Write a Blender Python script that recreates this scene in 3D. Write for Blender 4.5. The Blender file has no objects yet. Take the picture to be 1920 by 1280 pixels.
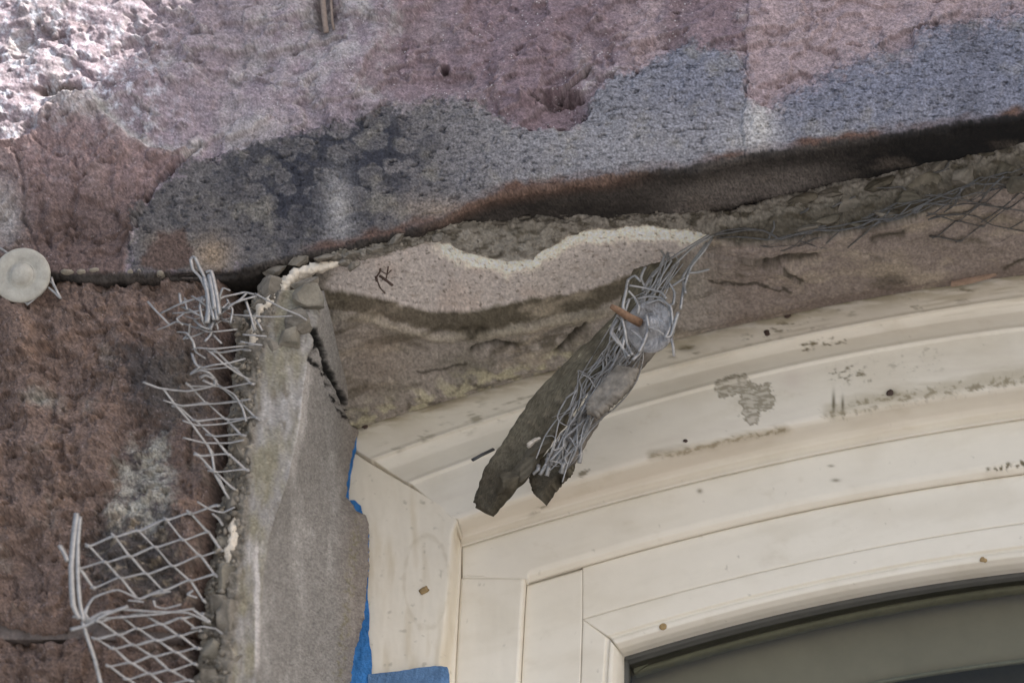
import bpy, math, random
import numpy as np
from mathutils import Vector, Matrix

random.seed(7)
scn = bpy.context.scene
COL = scn.collection
R = math.radians

# ------------------------------------------------------------------ camera
PITCH, YAW, ROLL, DIST, LENS = R(31), R(8), R(1.6), 2.0, 112.0
fw = np.array([-math.sin(YAW)*math.cos(PITCH), math.cos(YAW)*math.cos(PITCH), math.sin(PITCH)])
r0 = np.array([math.cos(YAW), math.sin(YAW), 0.0])
u0 = np.cross(r0, fw)
rt = r0*math.cos(ROLL) + u0*math.sin(ROLL)
up = np.cross(rt, fw)
CAM = np.array([0, .05, 0]) - DIST*fw
cd = bpy.data.cameras.new('camera')
cam = bpy.data.objects.new('camera', cd)
COL.objects.link(cam)
cam.matrix_world = Matrix(((rt[0], up[0], -fw[0], CAM[0]), (rt[1], up[1], -fw[1], CAM[1]),
                           (rt[2], up[2], -fw[2], CAM[2]), (0, 0, 0, 1)))
cd.lens = LENS; cd.sensor_width = 36; cd.clip_start = .05; cd.clip_end = 500
cd.dof.use_dof = True; cd.dof.focus_distance = 2.01; cd.dof.aperture_fstop = 6.3
scn.camera = cam
FPX = LENS/36*1920

# ------------------------------------------------------------------ daylight
SUN = Vector((.60, -.31, .74)).normalized()
w = bpy.data.worlds.new('World'); scn.world = w; w.use_nodes = True
nt = w.node_tree; bg = nt.nodes['Background']
sky = nt.nodes.new('ShaderNodeTexSky'); sky.sky_type = 'NISHITA'; sky.sun_disc = False
sky.sun_elevation = math.asin(SUN.z); sky.sun_rotation = math.atan2(SUN.x, SUN.y)
sky.air_density = 1.0; sky.dust_density = 3.0; sky.ozone_density = .6
nt.links.new(sky.outputs[0], bg.inputs[0]); bg.inputs[1].default_value = .11
sl = bpy.data.lights.new('sun', 'SUN'); so = bpy.data.objects.new('sun', sl); COL.objects.link(so)
sl.energy = 4.7; sl.angle = R(.6); sl.color = (1, .97, .93)
so.rotation_euler = SUN.to_track_quat('Z', 'Y').to_euler(); so.location = (3, -2, 5)
vs = scn.view_settings
scn.display_settings.display_device = 'sRGB'
vs.view_transform = 'Standard'; vs.look = 'None'; vs.gamma = 1; vs.use_curve_mapping = False
vs.exposure = 1.14

# ------------------------------------------------------------------ maths helpers
def P(px, py, y):
    """world point(s) where the sight line through a photo point meets the plane at depth y"""
    px, py, y = np.broadcast_arrays(np.asarray(px, float), np.asarray(py, float), np.asarray(y, float))
    d = fw + rt*((px-960)/FPX)[..., None] + up*((640-py)/FPX)[..., None]
    t = (y-CAM[1])/d[..., 1]
    return CAM + d*t[..., None]
MMPX = 3.0   # photo px per millimetre, about

def _h(ix, iy, s):
    with np.errstate(over='ignore'):
        n = (ix.astype(np.uint32)*np.uint32(374761393) + iy.astype(np.uint32)*np.uint32(668265263)
             + np.uint32((s*2246822519+12345) & 0xffffffff))
        n = (n ^ (n >> np.uint32(13)))*np.uint32(1274126177)
        n = n ^ (n >> np.uint32(16))
    return n
def vnoise(x, y, s=0):
    ix = np.floor(x).astype(np.int64); iy = np.floor(y).astype(np.int64)
    fx = x-ix; fy = y-iy
    def g(dx, dy):
        a = (_h(ix+dx, iy+dy, s) & np.uint32(1023)).astype(np.float32)*np.float32(2*math.pi/1024)
        return np.cos(a)*(fx-dx)+np.sin(a)*(fy-dy)
    wx = fx*fx*fx*(fx*(fx*6-15)+10); wy = fy*fy*fy*(fy*(fy*6-15)+10)
    a = g(0, 0); b = g(1, 0); c = g(0, 1); d = g(1, 1)
    return ((a+(b-a)*wx)+((c+(d-c)*wx)-(a+(b-a)*wx))*wy)*1.5
def fbm(x, y, scale, o=4, s=0, gain=.5):
    t = 0; a = 1; n = 0
    for i in range(o):
        t = t+a*vnoise(x/scale+s*17.3, y/scale-s*9.1, s+i); n += a; a *= gain; scale *= .5
    return t/n
def cells(x, y, scale, s=0):
    x = x/scale; y = y/scale; ix = np.floor(x).astype(np.int64); iy = np.floor(y).astype(np.int64); b = np.full(x.shape, 9.)
    for dx in (-1, 0, 1):
        for dy in (-1, 0, 1):
            n = _h(ix+dx, iy+dy, s); jx = (n & np.uint32(1023))/1024.; jy = ((n >> np.uint32(10)) & np.uint32(1023))/1024.; w_ = .75+.5*((n >> np.uint32(20)) & np.uint32(255))/255.
            b = np.minimum(b, np.hypot(x-ix-dx-jx, y-iy-dy-jy)*w_)
    return b
def sst(a, b, x):
    t = np.clip((x-a)/(b-a), 0, 1); return t*t*(3-2*t)
def dpoly(X, Y, pts, closed=False):
    """distance to a polyline, and which side (+ = right of travel in photo coords)"""
    best = np.full(X.shape, 1e9); side = np.zeros(X.shape)
    pts = list(pts)+([pts[0]] if closed else [])
    for (x0, y0), (x1, y1) in zip(pts[:-1], pts[1:]):
        dx, dy = x1-x0, y1-y0; L = dx*dx+dy*dy+1e-9
        t = np.clip(((X-x0)*dx+(Y-y0)*dy)/L, 0, 1)
        d = np.hypot(X-x0-t*dx, Y-y0-t*dy)
        m = d < best
        best = np.where(m, d, best); side = np.where(m, np.sign(dx*(Y-y0)-dy*(X-x0)), side)
    return best, side
def inside(X, Y, pts):
    r = np.zeros(X.shape, bool); n = len(pts)
    for i in range(n):
        x0, y0 = pts[i]; x1, y1 = pts[(i+1) % n]
        c = ((y0 > Y) != (y1 > Y)) & (X < (x1-x0)*(Y-y0)/(y1-y0+1e-9)+x0)
        r ^= c
    return r
def pmask(X, Y, pts, soft=8, rag=14, rs=30, s=0, dith=0):
    """soft ragged mask of a traced patch"""
    d, _ = dpoly(X, Y, pts, True)
    sd = np.where(inside(X, Y, pts), d, -d)
    return sst(-soft, soft, sd + rag*fbm(X, Y, rs, 4, s, .6)*1.6 + (dith*fbm(X, Y, 9, 3, s+1, .7) if np.ndim(dith) or dith else 0))
def gau(X, Y, cx, cy, rx, ry=None, ang=0):
    ry = ry or rx; c, s = math.cos(ang), math.sin(ang)
    u = (X-cx)*c+(Y-cy)*s; v = -(X-cx)*s+(Y-cy)*c
    return np.exp(-(u/rx)**2-(v/ry)**2)
def lerp(a, b, t):
    return a+(b-a)*t
def mixc(c, col, m):
    return c+(np.asarray(col)-c)*np.clip(m, 0, 1)[..., None]
def lin(r, g, b, k=1.3):
    f = lambda v: (v/255/12.92 if v <= 10 else ((v/255+.055)/1.055)**2.4)
    return np.array([min(f(r)*k, .85), min(f(g)*k, .85), min(f(b)*k, .85)])
def itp(pts):
    xs = [p[0] for p in pts]; ys = [p[1] for p in pts]
    return lambda x: np.interp(x, xs, ys)
def smooth(pts, n):
    """Catmull-Rom resampling of a polyline (any dimension), n points per span"""
    p = np.array(pts, float)
    if len(p) < 3: 
        t = np.linspace(0, 1, n+1)[:, None]; return p[0]+(p[-1]-p[0])*t
    q = np.vstack([2*p[0]-p[1], p, 2*p[-1]-p[-2]]); out = []
    for i in range(1, len(q)-2):
        a, b, c, d = q[i-1], q[i], q[i+1], q[i+2]
        for t in np.linspace(0, 1, n, endpoint=False):
            out.append(.5*((2*b)+(-a+c)*t+(2*a-5*b+4*c-d)*t*t+(-a+3*b-3*c+d)*t**3))
    out.append(p[-1]); return np.array(out)

# ------------------------------------------------------------------ object helpers
def tag(o, label=None, cat=None, group=None, kind=None):
    if label: o['label'] = label
    if cat: o['category'] = cat
    if group: o['group'] = group
    if kind: o['kind'] = kind
    return o
def thing(name, loc, label, cat, group=None):
    o = bpy.data.objects.new(name, None); COL.objects.link(o); o.location = Vector(loc)
    o.empty_display_size = .02
    return tag(o, label, cat, group)
BASE = {}
def base_of(o):
    b = Vector((0, 0, 0))
    while o is not None: b = b+o.location; o = o.parent
    return np.array(b)
def make(name, V, F, mat, parent=None, col=None, smooth_=True, label=None, kind=None):
    """link one mesh object; V in world coordinates; F (n,3|4) array or list"""
    V = np.asarray(V, float).reshape(-1, 3)
    me = bpy.data.meshes.new(name)
    org = base_of(parent) if parent is not None else (V.min(0)+V.max(0))/2
    if isinstance(F, np.ndarray):
        k = F.shape[1]
        me.vertices.add(len(V)); me.vertices.foreach_set('co', (V-org).astype(np.float32).ravel())
        me.loops.add(F.size); me.loops.foreach_set('vertex_index', F.astype(np.int32).ravel())
        me.polygons.add(len(F))
        me.polygons.foreach_set('loop_start', np.arange(0, F.size, k, dtype=np.int32))
        me.polygons.foreach_set('loop_total', np.full(len(F), k, np.int32))
        me.update(calc_edges=True)
    else:
        me.from_pydata([tuple(v) for v in V-org], [], [tuple(f) for f in F]); me.update()
    me.validate()
    if smooth_: me.polygons.foreach_set('use_smooth', np.ones(len(me.polygons), bool))
    if col is not None:
        a = me.color_attributes.new('tint', 'FLOAT_COLOR', 'POINT')
        c = np.ones((len(V), 4), np.float32); q = np.asarray(col); q = q.reshape(-1, q.shape[-1]); c[:, :q.shape[1]] = q
        a.data.foreach_set('color', c.ravel())
    me.materials.append(mat)
    o = bpy.data.objects.new(name, me); COL.objects.link(o)
    if parent is not None: o.parent = parent
    else: o.location = Vector(org)
    if label: o['label'] = label
    if kind: o['kind'] = kind
    return o
def gridF(m, n, off=0):
    i = np.arange(m*n).reshape(m, n)+off
    return np.stack([i[:-1, :-1], i[1:, :-1], i[1:, 1:], i[:-1, 1:]], -1).reshape(-1, 4)
def normals(W):
    du = np.gradient(W, axis=1); dv = np.gradient(W, axis=0)
    n = np.cross(du, dv); n /= np.linalg.norm(n, axis=-1, keepdims=True)+1e-12
    s = np.sign(np.sum(n*(CAM-W), -1, keepdims=True)); s[s == 0] = 1
    return n*s
def nsm(W, k=6):
    """normals of the undisplaced sheet, one facing for the whole sheet"""
    du = np.gradient(W, axis=1); dv = np.gradient(W, axis=0)
    n = np.cross(du, dv); n /= np.linalg.norm(n, axis=-1, keepdims=True)+1e-12
    if np.sum(n*(CAM-W)) < 0: n = -n
    return n
def sheet(name, W, mat, parent, col, skirt=None, **kw):
    """grid of points -> mesh; skirt = vector by which the rim is carried back to give the piece its thickness"""
    m, n = W.shape[:2]
    if skirt is not None:
        W = np.pad(W, ((1, 1), (1, 1), (0, 0)), mode='edge')
        k = np.zeros(W.shape[:2]); k[0] = k[-1] = 1; k[:, 0] = k[:, -1] = 1
        W = W + k[..., None]*np.asarray(skirt)
        if col is not None: col = np.pad(col, ((1, 1), (1, 1), (0, 0)), mode='edge')
        m += 2; n += 2
    F = gridF(m, n)
    a = W[m//2, n//2]; b = W[m//2, n//2+1]; c = W[m//2+1, n//2]
    if np.dot(np.cross(c-a, b-a), CAM-a) < 0: F = F[:, ::-1]
    F = np.ascontiguousarray(F)
    if skirt is not None:
        i = np.arange(m*n).reshape(m, n)
        rim = np.concatenate([i[0], i[1:, -1], i[-1, -2::-1], i[-2:0:-1, 0]])
    return make(name, W, F, mat, parent, col, **kw)

def tubes(lines, sides=6):
    """list of (points world (n,3), radius or radii, flat) -> V, F"""
    Vs, Fs, off = [], [], 0
    for L in lines:
        p = np.asarray(L[0], float); rad = np.broadcast_to(np.asarray(L[1], float), (len(p),))
        flat = L[2] if len(L) > 2 else 1.0
        t = np.gradient(p, axis=0); t /= np.linalg.norm(t, axis=1, keepdims=True)+1e-12
        ref = np.array([.3, -.8, .52]); 
        a = np.cross(t, ref); a /= np.linalg.norm(a, axis=1, keepdims=True)+1e-12
        b = np.cross(t, a)
        th = np.arange(sides)*2*math.pi/sides
        ring = p[:, None]+rad[:, None, None]*(np.cos(th)[None, :, None]*a[:, None]+flat*np.sin(th)[None, :, None]*b[:, None])
        n = len(p)
        Vs.append(ring.reshape(-1, 3)); Vs.append(p[[0, -1]])
        i = np.arange(n*sides).reshape(n, sides)+off
        j = np.roll(i, -1, 1)
        Fs += np.stack([i[:-1], j[:-1], j[1:], i[1:]], -1).reshape(-1, 4).tolist()
        c0, c1 = off+n*sides, off+n*sides+1
        for k in range(sides):
            Fs.append([c0, int(j[0, k]), int(i[0, k])]); Fs.append([c1, int(i[-1, k]), int(j[-1, k])])
        off += n*sides+2
    return np.vstack(Vs), Fs
def ico(sub=2):
    import bmesh
    bm = bmesh.new(); bmesh.ops.create_icosphere(bm, subdivisions=sub, radius=1)
    V = np.array([v.co[:] for v in bm.verts]); F = [[v.index for v in f.verts] for f in bm.faces]
    bm.free(); return V, F
ICO = {1: ico(1), 2: ico(2), 3: ico(3)}
def lumpV(c, rad, seed, sub=2, amp=.28, cut=.0):
    V, F = ICO[sub]; rng = np.random.default_rng(seed)
    d = np.ones(len(V))
    V = V*1.2
    for k in range(6):                                             # knocked-off facets
        n = rng.normal(size=3); n /= np.linalg.norm(n); V = V-n*np.clip(V@n-(.45+.3*rng.random()), 0, 9)[:, None]
    for k in range(4):
        n = rng.normal(size=3)*2.2; d += amp*.4*np.sin(V@n+rng.random()*6)
    q = rng.normal(size=(3, 3)); q, _ = np.linalg.qr(q)
    return np.asarray(c)+((V*d[:, None])*np.asarray(rad))@q.T if np.ndim(rad) == 0 or True else None
def lumps(specs, sub=1):
    Vs, Fs, off = [], [], 0
    for k, (c, rad, sd) in enumerate(specs):
        V = lumpV(c, rad, sd, sub); Vs.append(V); Fs.append(np.array(ICO[sub][1])+off); off += len(V)
    return np.vstack(Vs), np.vstack(Fs)

# ------------------------------------------------------------------ materials
def material(name, color=None, rough=.85, attr=True, spec=.3, metal=0, var=.25, vscale=350, bump=.4, bscale=900, bump2=.0, b2scale=250,
             speck=None, bdist=.0008):
    m = bpy.data.materials.new(name); m.use_nodes = True
    t = m.node_tree; N = t.nodes; L = t.links; pb = N['Principled BSDF']
    pb.inputs['Roughness'].default_value = rough; pb.inputs['Metallic'].default_value = metal
    pb.inputs['Specular IOR Level'].default_value = spec
    tc = N.new('ShaderNodeTexCoord')
    n1 = N.new('ShaderNodeTexNoise'); n1.inputs['Scale'].default_value = vscale; n1.inputs['Detail'].default_value = 6; n1.inputs['Roughness'].default_value = .7
    L.new(tc.outputs['Object'], n1.inputs['Vector'])
    mr = N.new('ShaderNodeMapRange'); mr.inputs[1].default_value = .25; mr.inputs[2].default_value = .75
    mr.inputs[3].default_value = 1-var; mr.inputs[4].default_value = 1+var
    L.new(n1.outputs[0], mr.inputs[0])
    mx = N.new('ShaderNodeMix'); mx.data_type = 'RGBA'; mx.blend_type = 'MULTIPLY'; mx.inputs[0].default_value = 1
    if attr:
        at = N.new('ShaderNodeAttribute'); at.attribute_name = 'tint'; L.new(at.outputs['Color'], mx.inputs[6])
    else:
        mx.inputs[6].default_value = (*color, 1)
    L.new(mr.outputs[0], mx.inputs[7])
    last = mx.outputs[2]
    if speck:   # bright mineral grains, their glint put into the colour
        vo = N.new('ShaderNodeTexVoronoi'); vo.inputs['Scale'].default_value = speck[0]
        L.new(tc.outputs['Object'], vo.inputs['Vector'])
        sp = N.new('ShaderNodeSeparateColor'); L.new(vo.outputs['Color'], sp.inputs[0])
        gt = N.new('ShaderNodeMath'); gt.operation = 'GREATER_THAN'; gt.inputs[1].default_value = speck[1]; L.new(sp.outputs[0], gt.inputs[0])
        lt = N.new('ShaderNodeMath'); lt.operation = 'LESS_THAN'; lt.inputs[1].default_value = .42; L.new(vo.outputs['Distance'], lt.inputs[0])
        an = N.new('ShaderNodeMath'); an.operation = 'MULTIPLY'; L.new(gt.outputs[0], an.inputs[0]); L.new(lt.outputs[0], an.inputs[1])
        a2 = N.new('ShaderNodeMath'); a2.operation = 'MULTIPLY'; L.new(an.outputs[0], a2.inputs[0]); L.new(at.outputs['Alpha'], a2.inputs[1]); an = a2
        m2 = N.new('ShaderNodeMix'); m2.data_type = 'RGBA'; L.new(an.outputs[0], m2.inputs[0]); L.new(last, m2.inputs[6]); m2.inputs[7].default_value = (*speck[2], 1)
        last = m2.outputs[2]
    L.new(last, pb.inputs['Base Color'])
    if bump:
        n2 = N.new('ShaderNodeTexNoise'); n2.inputs['Scale'].default_value = bscale; n2.inputs['Detail'].default_value = 5; n2.inputs['Roughness'].default_value = .65
        L.new(tc.outputs['Object'], n2.inputs['Vector'])
        b = N.new('ShaderNodeBump'); b.inputs['Strength'].default_value = bump; b.inputs['Distance'].default_value = bdist
        L.new(n2.outputs[0], b.inputs['Height']); L.new(b.outputs[0], pb.inputs['Normal'])
    return m
M_STONE = material('brownstone', var=.36, vscale=700, bump=.35, bscale=1200, speck=(800, .955, (.52, .48, .49)), bdist=.001)
M_RENDER = material('cement_render', var=.22, vscale=500, bump=.6, bscale=800, rough=.95, spec=.15)
M_PAINT = material('cream_paint', var=.03, vscale=60, bump=.12, bscale=260, rough=.5, spec=.35, bdist=.0006)
M_LATH = material('galvanised_lath', (.29, .28, .265), attr=False, rough=.36, metal=.45, var=.35, vscale=260, bump=.3, bscale=1200)
M_LATHD = material('dirty_lath', (.12, .115, .11), attr=False, rough=.6, metal=.3, var=.45, vscale=260, bump=.4, bscale=1200)
M_FOAM = material('cream_foam', (.66, .58, .47), attr=False, rough=.9, var=.12, vscale=300, bump=.5, bscale=500, bdist=.0015)
M_TAPE2 = material('faded_tape', (.10, .19, .33), attr=False, rough=.7, var=.4, vscale=70, bump=1., bscale=90, bdist=.004)
M_TAPE = material('blue_tape', (.035, .17, .42), attr=False, rough=.6, var=.45, vscale=70, bump=1., bscale=90, bdist=.004)
M_WASHER = material('dusty_washer', (.36, .34, .29), attr=False, rough=.6, var=.28, vscale=140, bump=.5, bscale=500)
M_WASHER2 = material('zinc_washer', (.36, .35, .345), attr=False, rough=.25, metal=.25, var=.6, vscale=150, bump=1., bscale=160, bdist=.004)
M_RUST = material('rusty_screw', (.21, .125, .075), attr=False, rough=.7, var=.4, vscale=400, bump=.4, bscale=900)
M_DARK = material('dark_steel', (.04, .04, .04), attr=False, rough=.5, var=.3, bump=.2)
M_JOINT = material('brown_joint_mortar', (.19, .155, .135), attr=False, rough=.95, var=.5, vscale=90, bump=1., bscale=300, bdist=.004)
M_GASKET = material('dark_gasket', (.085, .083, .073), attr=False, rough=.6, var=.15, vscale=80, bump=0)
M_SPACER = material('glazing_spacer', (.20, .20, .16), attr=False, rough=.6, var=.2, vscale=100, bump=0)
M_SHADE = material('grey_blind', (.27, .25, .205), attr=False, rough=.9, var=.12, vscale=14, bump=0)
M_STRAW = material('dry_straw', (.24, .19, .16), attr=False, rough=.9, var=.3, vscale=300, bump=.4, bscale=600)
M_TWIG = material('dark_twig', (.075, .05, .04), attr=False, rough=.9, var=.3, bump=.3)
M_WOOD = material('bare_wood', (.34, .235, .17), attr=False, rough=.8, var=.3, vscale=200, bump=.2)
M_PUTTY = material('old_putty', (.33, .23, .11), attr=False, rough=.9, var=.35, vscale=500, bump=.6, bscale=900)
M_PAVE = material('pavement_concrete', (.25, .247, .25), attr=False, rough=.95, var=.12, vscale=2, bump=0)
mg = bpy.data.materials.new('window_glass'); mg.use_nodes = True
t = mg.node_tree; t.nodes.clear()
out = t.nodes.new('ShaderNodeOutputMaterial'); mi = t.nodes.new('ShaderNodeMixShader'); tr = t.nodes.new('ShaderNodeBsdfTransparent')
gl = t.nodes.new('ShaderNodeBsdfGlossy'); gl.inputs['Roughness'].default_value = .08; fr = t.nodes.new('ShaderNodeFresnel'); fr.inputs[0].default_value = 1.3
tr.inputs[0].default_value = (.92, .91, .82, 1)
t.links.new(fr.outputs[0], mi.inputs[0]); t.links.new(tr.outputs[0], mi.inputs[1]); t.links.new(gl.outputs[0], mi.inputs[2]); t.links.new(mi.outputs[0], out.inputs[0])

# ------------------------------------------------------------------ ground
g = make('pavement', [(-80, -80, -2.66), (80, -80, -2.66), (80, .0, -2.66), (-80, .0, -2.66)], [(0, 1, 2, 3)], M_PAVE, kind='structure')

# ------------------------------------------------------------------ brownstone wall
wall = thing('brownstone_wall', P(200, 1250, 0), 'weathered brownstone wall with flaking purple and grey lintel over the window corner', 'wall')
E = itp([(-300, 510), (-80, 509), (0, 509), (150, 511), (300, 511), (440, 507), (480, 495), (520, 484), (640, 461), (760, 431), (830, 409), (870, 385), (920, 366), (1000, 349),
         (1140, 329), (1290, 311), (1400, 287), (1500, 273), (1600, 259), (1700, 245), (1800, 228), (1920, 212), (2020, 196), (2420, 132)])
PURPLE = lin(140, 127, 132, 1.02); GREY = lin(131, 129, 132, .86); CHAR = lin(56, 57, 65, .7)
BROWN = lin(102, 85, 77, .9); PINKST = lin(164, 145, 145, .95); PALE = lin(176, 172, 168, 1.0)
GREYTOP = [(245, 470), (250, 405), (300, 352), (365, 305), (480, 272), (560, 250), (680, 216), (760, 196), (850, 183), (905, 200), (945, 225), (1000, 240), (1060, 240),
           (1090, 222), (1108, 185), (1135, 150), (1180, 132), (1240, 110), (1290, 84), (1340, 92), (1375, 100), (1396, 110), (1402, 180), (1440, 200), (1500, 165),
           (1560, 130), (1640, 100), (1712, 92), (1718, 56), (1800, 38), (1880, 26), (2500, -50), (2500, 420), (245, 520)]

def stone_height(X, Y):
    h = 6*fbm(X, Y, 420, 2, 1)+6.5*fbm(X, Y*1.1, 150, 3, 2)+3.2*fbm(X*.8, Y*1.5, 44, 3, 3)
    fine = .7*fbm(X*.85+.2*Y, Y*1.1, 36, 3, 4, .45)+.16*fbm(X, Y, 6.5, 2, 5, .6)+.05*np.random.default_rng(12).normal(size=X.shape)
    tn = fbm(X*.8, Y*1.25, 190, 5, 6, .55)*3.2               # flaked layers: stepped ledges
    q = np.floor(tn); fr = tn-q
    h = h+3.0*(q+sst(.9, 1., fr))
    return h, fine

def lintel():
    sp = 1.75
    xs = np.arange(-200, 2380, sp); e = E(xs) + 5.0*vnoise(xs/46, xs*0, 11)+2.2*vnoise(xs/13, xs*0, 12)+1.2*vnoise(xs/5, xs*0, 13); esm = E(xs)+5.0*vnoise(xs/46, xs*0, 11)
    nf = int(560/sp); tt = np.linspace(0, 1, nf)
    X = np.repeat(xs[None], nf, 0); Y = -50+(e[None]+50)*tt[:, None]
    W = P(X, Y, 0*X)
    # under-edge: a small quarter round, then the underside running back into the wall
    rr = .004; rows = []
    for a in np.linspace(0, math.pi/2, 7)[1:]:
        rows.append(W[-1]+np.stack([0*xs, rr*(1-np.cos(a))+0*xs, -rr*np.sin(a)+0*xs], -1))
    last = rows[-1]; lastS = P(xs, esm, 0*xs)+np.array([0, rr, -rr])
    for d in np.linspace(.0, .15, 70)[1:]:
        rows.append(lerp(last, lastS, min(1, d/.012))+np.stack([0*xs, d+0*xs, .10*d+0*xs], -1))
    W = np.concatenate([W, np.array(rows)], 0)
    k = len(rows)
    Xf = np.concatenate([X, np.repeat(xs[None], k, 0)], 0)
    Yf = np.concatenate([Y, e[None]+np.arange(1, k+1)[:, None]*3.2], 0)
    under = np.zeros(Xf.shape); under[nf:] = np.minimum(np.arange(1, k+1)/6, 1)[:, None]
    X, Y = Xf, Yf
    h, fine = stone_height(X, Y)
    cal = np.clip((Y+60)/200, 0, 1)
    # grey skin, a couple of mm proud of the spalled purple stone
    ww = sst(1380, 1500, X)+.5*sst(520, 700, X)*sst(900, 800, X); gm = pmask(X, Y, GREYTOP, 12+30*ww, 17+12*ww, 40, 21, 22+24*ww); gh = pmask(X, Y, GREYTOP, 4, 15, 34, 21, 6)
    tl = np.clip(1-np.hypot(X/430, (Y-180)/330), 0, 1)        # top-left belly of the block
    h = h*(.85-.5*gh)+3.2*gh*(1-.6*ww)+15*tl+5*np.clip(-Y/50, 0, 1)*0
    fine = fine*(1.3-.6*gm)*(1+.7*sst(.05, .6, tl))
    # pits and laminated flakes where the face has spalled
    pit = sst(.22, .5, fbm(X*.55+.12*Y, Y*1.25+.18*X, 70, 5, 22, .6)); pit = pit*sst(.1, .4, fbm(X, Y, 240, 2, 25)+.25); h = h-4.5*pit*(1-gh)
    lam = fbm(X*.6+.1*Y, Y*1.2+.2*X, 170, 6, 23, .5)*3.2; h = h+4.2*(1-gh)*(np.floor(lam)+sst(.82, 1, lam-np.floor(lam)))
    edge_ = np.exp(-((lam-np.floor(lam)-.98)/.06)**2)*(1-gh)
    pg = sst(.28, .5, fbm(X*.7, Y*1.5+.2*X, 17, 3, 24, .6)); h = h-1.6*pg*gh
    # left-hand bulge below the spall, with a sharp rim
    rim = [(-260, 330), (-60, 300), (0, 285), (60, 268), (92, 216), (128, 194), (180, 193), (206, 226), (240, 254), (290, 279), (330, 286), (372, 268), (345, 306), (300, 340), (276, 390), (250, 440), (235, 520), (-260, 520)]
    d, _ = dpoly(X, Y, rim, True); ins = inside(X, Y, rim)
    sd = np.where(ins, d, -d)+4*fbm(X, Y, 22, 3, 31)
    bul = sst(-2, 9, sd); h = h + bul*(6.5*np.exp(-np.clip(sd, 0, 1e4)/140)+1.0) - 3.5*bul*np.clip((Y-260)/250, 0, 1)
    fine = fine*(1+.7*bul)
    tn = fbm(X, Y*.8, 75, 4, 33)*3; h = h+bul*1.7*(np.floor(tn)+sst(.8, 1, tn-np.floor(tn)))
    h = h-15*gau(X, Y, 112+6*fbm(X, Y, 20, 3, 61), 180, 36, 9, -.1)-4*gau(X, Y, 84, 208, 10, 12)
    # cracks
    for pts, dep, wd in (([(372, 268), (345, 306), (300, 340), (276, 380)], 15, 3.2), ([(35, 300), (48, 345), (42, 400), (70, 470)], 5, 3.2), ([(145, 310), (150, 355), (132, 400), (140, 440)], 4, 4),
                         ([(215, 290), (208, 350), (225, 420)], 3, 4), ([(150, 470), (215, 440), (260, 410)], 3, 3), ([(80, 380), (75, 430), (95, 460), (120, 430)], 3.5, 5)):
        d, _ = dpoly(X+5*fbm(X, Y, 18, 3, 41), Y+5*fbm(X, Y, 18, 3, 42), pts); h = h-dep*np.exp(-(d/wd)**2)*(.55+.6*fbm(X, Y, 40, 3, 43))
    # drilled hole, cavity, flakes
    h = h-14*sst(11, 6, np.hypot(X-832, (Y-122)*1.05)+2*fbm(X, Y, 9, 2, 44))
    h = h-12*sst(1.05, .6, np.hypot((X-1040)/50, (Y-176+.06*(X-1036))/15)+.75*fbm(X, Y, 22, 4, 45, .6))
    h = h-5*gau(X, Y, 1040, 212, 90, 32, .1)
    d, s = dpoly(X+4*fbm(X, Y, 14, 3, 46), Y+4*fbm(X, Y, 14, 3, 47), [(985, 72), (1008, 92), (1018, 120), (1010, 160)])
    h = h+2.6*np.exp(-d/45)*(s > 0)
    d, s = dpoly(X+3*fbm(X, Y, 12, 3, 48), Y+3*fbm(X, Y, 12, 3, 49), [(1040, 166), (1066, 152), (1082, 138), (1101, 122)])
    h = h-6*np.exp(-(d/6)**2)*(s > 0)+3.5*np.exp(-d/16)*(s < 0)
    h = h+6*sst(18, 7, np.hypot(X-986, Y-183)+3*fbm(X, Y, 10, 3, 50))+4*sst(12, 5, np.hypot(X-1036, Y-168)+3*fbm(X, Y, 10, 3, 51))
    h = h-2*gau(X, Y, 992, 79, 12, 4)
    for pts, up_ in (([(778, -60), (768, 0), (742, 48), (712, 86), (690, 112), (676, 150)], 2.2), ([(1402, -60), (1405, 30), (1398, 90), (1402, 160), (1394, 240), (1398, 300)], -2.6)):
        d, s = dpoly(X+7*fbm(X, Y, 26, 3, 52), Y+7*fbm(X, Y, 26, 3, 53), pts); h = h+up_*np.exp(-d/70)*(s > 0)*sst(0, 3, d)
    h = h-8*gau(X, Y, 606, 18, 12, 46)-3.5*gau(X, Y, 588, 30, 28, 26)
    h = h-2.2*gau(X, Y, 480, 100, 60, 20)
    d, s = dpoly(X+6*fbm(X, Y, 22, 3, 54), Y+6*fbm(X, Y, 22, 3, 55), [(268, 85), (290, 130), (305, 160), (350, 188), (360, 215)]); h = h-2.2*np.exp(-d/50)*(s < 0)
    hh = lerp(h, 3.2*fbm(X*.5, Y*1.3, 70, 4, 60), under)+fine
    # keep the lower edge of the front close to its true line
    near = np.clip((E(np.clip(X, -300, 2400))-Y)/60, 0, 1)
    hh = np.where(Y < E(X), hh*(.35+.65*near), hh*.8)
    n = nsm(W); n = np.where(under[..., None] > 0, n, np.array([0, -1., 0]))
    W = W+n*(hh*.001)[..., None]
    # ---- colours
    big = fbm(X, Y, 260, 4, 70); mid = fbm(X, Y, 70, 5, 71, .6); sm = fbm(X*.7, Y*1.4, 14, 4, 72, .65)
    c = np.ones(X.shape+(3,))*PURPLE
    c = mixc(c, BROWN*1.1, sst(.05, .6, mid+.3*big)*.45)
    c = mixc(c, BROWN*.62, pit*.75)  # pits tinted dark to deepen their shade
    c = mixc(c, BROWN*.6, np.clip(1.4*gau(X, Y, 112, 180, 40, 11, -.1)+gau(X, Y, 606, 20, 30, 40)*.8+gau(X, Y, 1040, 180, 50, 16)*.7, 0, .9))  # shade of the hollow, stalk hole and cavity painted into the colour
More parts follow.
